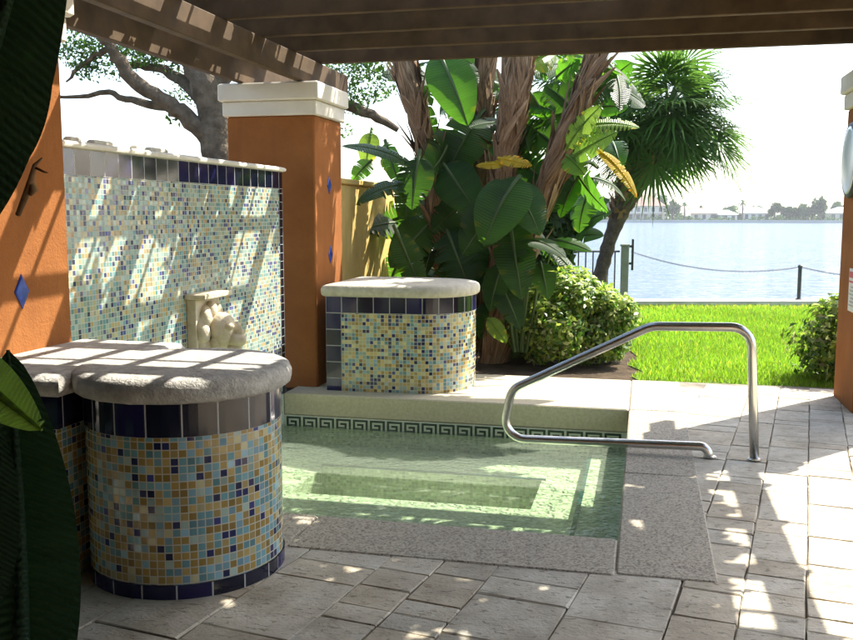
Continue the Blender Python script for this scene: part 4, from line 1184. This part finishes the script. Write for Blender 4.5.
# ---- big dark leaves close to the viewpoint
bp = thing('banana_plant', (-1.75, 1.9, 0), 'banana plant with huge dark leaves at the left edge, close to the viewer', 'plant')
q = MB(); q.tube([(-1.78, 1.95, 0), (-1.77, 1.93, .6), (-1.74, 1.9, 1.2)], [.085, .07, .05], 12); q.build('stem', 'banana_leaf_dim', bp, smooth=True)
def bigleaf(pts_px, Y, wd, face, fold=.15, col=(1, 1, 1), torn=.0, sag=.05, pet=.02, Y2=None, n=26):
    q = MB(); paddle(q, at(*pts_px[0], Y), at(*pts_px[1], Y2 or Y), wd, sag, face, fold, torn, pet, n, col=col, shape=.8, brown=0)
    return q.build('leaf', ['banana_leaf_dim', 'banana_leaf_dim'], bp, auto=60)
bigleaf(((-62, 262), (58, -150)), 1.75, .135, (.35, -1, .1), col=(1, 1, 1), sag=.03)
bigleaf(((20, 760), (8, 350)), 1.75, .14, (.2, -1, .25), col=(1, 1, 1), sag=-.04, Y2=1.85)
q = MB(); paddle(q, at(-55, 352, 1.75), at(42, 430, 1.62), .062, .06, (.1, -.8, .6), .2, .1, .02, 18, col=(.8, .9, 1.3), brown=0); q.build('leaf', ['banana_leaf_lime', 'banana_leaf_lime'], bp, auto=60)  # light green colour stands in for sunlight on this leaf end
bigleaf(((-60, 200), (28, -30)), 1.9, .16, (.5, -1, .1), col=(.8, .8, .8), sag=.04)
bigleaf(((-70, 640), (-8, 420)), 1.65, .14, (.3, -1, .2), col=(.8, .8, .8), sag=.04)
for k in range(15):                       # unseen leaves added left of the frame to shade the round pedestal
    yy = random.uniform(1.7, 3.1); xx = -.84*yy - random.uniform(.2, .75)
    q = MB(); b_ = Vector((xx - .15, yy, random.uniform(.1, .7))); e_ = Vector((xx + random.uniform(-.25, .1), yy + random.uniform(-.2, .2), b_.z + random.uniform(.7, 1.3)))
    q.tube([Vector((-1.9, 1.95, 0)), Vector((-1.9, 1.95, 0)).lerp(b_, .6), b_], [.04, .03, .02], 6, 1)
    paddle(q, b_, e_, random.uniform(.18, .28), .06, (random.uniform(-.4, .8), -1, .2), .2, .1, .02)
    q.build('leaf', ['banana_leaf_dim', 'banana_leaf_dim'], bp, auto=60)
q = MB(); q.tube([at(18, 215, 1.74), at(28, 190, 1.73), at(35, 165, 1.72), at(42, 158, 1.72)], [.006, .008, .005, .002], 6)
q.tube([at(33, 170, 1.73), at(31, 182, 1.73), at(34, 190, 1.73), at(30, 195, 1.73)], [.004, .007, .009, .004], 6); q.tube([at(36, 168, 1.72), at(44, 172, 1.72), at(48, 173, 1.72)], [.003, .0025, .001], 5)
q.build('dry_tip', 'dry_leaf', bp, smooth=True)

# ---- far bank: houses and trees
def far_house(px0, px1, py_top, py_eave, label, wall, roof, storeys=1, Y=263.0, hip=.35, depth=9.0):
    a_, b_ = at(px0, 221, Y), at(px1, 221, Y); x0_, x1_ = a_.x, b_.x
    ze = at((px0+px1)/2, py_eave, Y).z; zt = at((px0+px1)/2, py_top, Y).z
    t = thing('house', ((x0_+x1_)/2, Y + depth/2, -.5), label, 'house', 'houses on the far bank')
    q = MB(); q.box((x0_, Y, -.6), (x1_, Y + depth, ze)); q.build('wall', wall, t)
    o_ = .5; h_ = (x1_-x0_)*hip; ym = Y + depth/2
    q = MB(); vs = [(x0_-o_,Y-o_,ze+.02),(x1_+o_,Y-o_,ze+.02),(x1_+o_,Y+depth+o_,ze+.02),(x0_-o_,Y+depth+o_,ze+.02),(x0_+h_,ym,zt),(x1_-h_,ym,zt)]
    q.add(vs, [(0,1,5,4),(1,2,5),(2,3,4,5),(3,0,4),(3,2,1,0)]); q.build('roof', roof, t)
    nw = max(2, int((x1_-x0_)/1.7)); hs = (ze + .5)/storeys
    for s_ in range(storeys):
        for k in range(nw):
            xc = x0_ + (k + .5)*(x1_-x0_)/nw
            q = MB(); q.box((xc-.42, Y-.06, -.5 + s_*hs + .45), (xc+.42, Y-.005, -.5 + s_*hs + hs*.82)); q.build('window', 'far_glass', t)
    if storeys > 1:
        q = MB(); q.box((x0_-.2, Y-1.3, -.5 + hs - .1), (x1_+.2, Y-.07, -.5 + hs + .1)); q.build('balcony', wall, t)
        for k in range(6):
            xc = x0_ + k*(x1_-x0_)/5; q = MB(); q.box((xc-.12, Y-1.3, -.6), (xc+.12, Y-1.06, -.5 + hs - .101)); q.build('column', wall, t)
far_house(627, 664, 195, 206, 'two-storey cream house with a red roof across the river', 'far_wall_cream', 'far_roof_red', 2)
far_house(692, 716, 208, 213.5, 'low cream house with a reddish roof right of the two-storey house', 'far_wall_cream', 'far_roof_red')
far_house(714, 737, 210, 214.5, 'low white house left of the far palm', 'far_wall_white', 'far_roof_white')
far_house(743, 770, 207, 213, 'low white house with a pale roof right of the far palm', 'far_wall_white', 'far_roof_white')
far_house(829, 862, 207, 213, 'low cream house at the right end of the far bank', 'far_wall_cream', 'far_roof_white')
far_house(560, 590, 207, 213, 'low cream house half hidden behind the spear leaf plant', 'far_wall_cream', 'far_roof_red')
n = 2600; Pf = np.stack([rng.uniform(-40, 75, n), rng.uniform(258.8, 261.5, n), np.zeros(n)], 1)
Pf[:, 2] = -.5 + rng.random(n) * (.7 + .5*np.sin(Pf[:, 0]*.7) + .3*np.sin(Pf[:, 0]*2.3)).clip(.25, 2)
v_, f_, c_ = leaf_quads(Pf, np.full(n, .6), np.array([0, -.2, .6]), .9, .7, lambda q_: np.repeat(rng.uniform(.8, 1.6, (q_, 1)), 3, 1))
tag(cloud('far_shrubs', 'far_leaf', v_, f_, c_), 'low green shrubs along the far sea wall', 'shrubs', kind='stuff')
n = 5200; Pf = np.stack([rng.uniform(-40, 75, n), rng.uniform(268, 282, n), np.zeros(n)], 1)
hgt_ = 1.7 + 1.1*np.sin(Pf[:, 0]*.31) + .9*np.sin(Pf[:, 0]*.83 + 1) + .6*np.sin(Pf[:, 0]*2.1)
Pf[:, 2] = -.4 + rng.random(n) * np.clip(hgt_, .8, 5)
v_, f_, c_ = leaf_quads(Pf, np.full(n, 1.1), np.array([0, -.2, .6]), .9, .7)
tag(cloud('far_treeline', 'far_leaf', v_, f_, c_), 'continuous low line of trees behind the far houses', 'treeline', kind='stuff')
def far_tree(px, py_top, wpx, label, Y=270, palm=False, tint=1.0):
    b_ = at(px, 221, Y); tp_ = at(px, py_top, Y); wd = wpx*Y/920; hgt = tp_.z + .5
    t = thing('palm_tree' if palm else 'tree', (b_.x, Y, -.5), label, 'palm tree' if palm else 'tree', 'trees on the far bank')
    q = MB(); q.tube([(b_.x, Y, -.6), (b_.x + .1, Y, hgt*.45), (b_.x, Y, hgt*.8)], [.28, .22, .15], 7); q.build('trunk', 'bark_palm', t)
    if palm:
        q = MB(); c_ = Vector((b_.x, Y, hgt*.8 - .2))
        for k in range(16):
            az = k*2.4; el = R(random.uniform(-30, 60)); dd = Vector((math.cos(az)*math.cos(el), math.sin(az)*math.cos(el), math.sin(el)))
            l_ = wd*.55; sd_ = dd.cross(Vector((0, 0, 1))).normalized()*.28
            m_ = c_ + dd*l_*.6; e_ = c_ + dd*l_ - Vector((0, 0, l_*.35))
            q.add([c_-sd_*.3, c_+sd_*.3, m_+sd_, m_-sd_, e_], [(0,1,2,3), (3,2,4)], 0, None, [(tint,)*3]*5)
        q.build('crown', 'far_leaf', t)
    else:
        P = []
        for k in range(9):
            d_, pp_ = sphere_pts(70, .3); cc_ = np.array([b_.x + random.uniform(-.36, .36)*wd, Y + random.uniform(-.3, .3)*wd, hgt*random.uniform(.35, .78)])
            P.append(cc_ + pp_*np.array([wd*.24, wd*.24, hgt*.22]))
        P = np.concatenate(P); v_, f_, c_ = leaf_quads(P, np.full(len(P), .75), np.array([0, -.1, .6]), .9, .6, lambda q_: np.repeat(rng.uniform(.6, 1.4, (q_, 1)), 3, 1)*tint)
        cloud('crown', 'far_leaf', v_, f_, c_, t)
for px, pt_, wd, lab, pl in ((597, 196, 16, 'far dark tree seen just left of the leaning palm trunk', False), (610, 199, 14, 'far bushy tree touching the left side of the palm trunk', False),
                             (584, 201, 14, 'far bushy tree behind the spear leaf clump', False), (661, 193, 13, 'far tree rising behind the right end of the two-storey house', False),
                             (672, 199, 15, 'far tree just right of the two-storey house', False), (684, 204, 13, 'far palm between the two-storey house and the low red roof', True),
                             (742, 199, 11, 'far palm standing clear between the two low white houses', True), (774, 204, 12, 'far tree with a broad crown right of the low white houses', False),
                             (786, 206, 10, 'far small tree between the broad crowns', False), (803, 204, 15, 'far tree with a wide dark crown near the right end', False), (795, 207, 9, 'far low tree left of the wide dark crown', False),
                             (820, 193, 13, 'far tallest feathery tree beside the right pillar', False), (812, 206, 10, 'far low tree under the tallest feathery tree', False), (838, 200, 14, 'far tree partly behind the right pillar', False),
                             (728, 207, 10, 'far low tree behind the white house left of the palm', False), (702, 207, 8, 'far low tree behind the red roofed low house', False), (757, 207, 9, 'far low tree behind the white house right of the palm', False)):
    far_tree(px, pt_, wd, lab, 276 if 'behind' in lab else 260.5, pl)

# ---- humid air over the river
hz = MB(); hz.box((-600, -14, -2.2), (600, 900, 40))
o = hz.build('haze', 'haze'); o['kind'] = 'stuff'; o['label'] = 'pale humid haze over the river and the far bank'; o['category'] = 'haze'
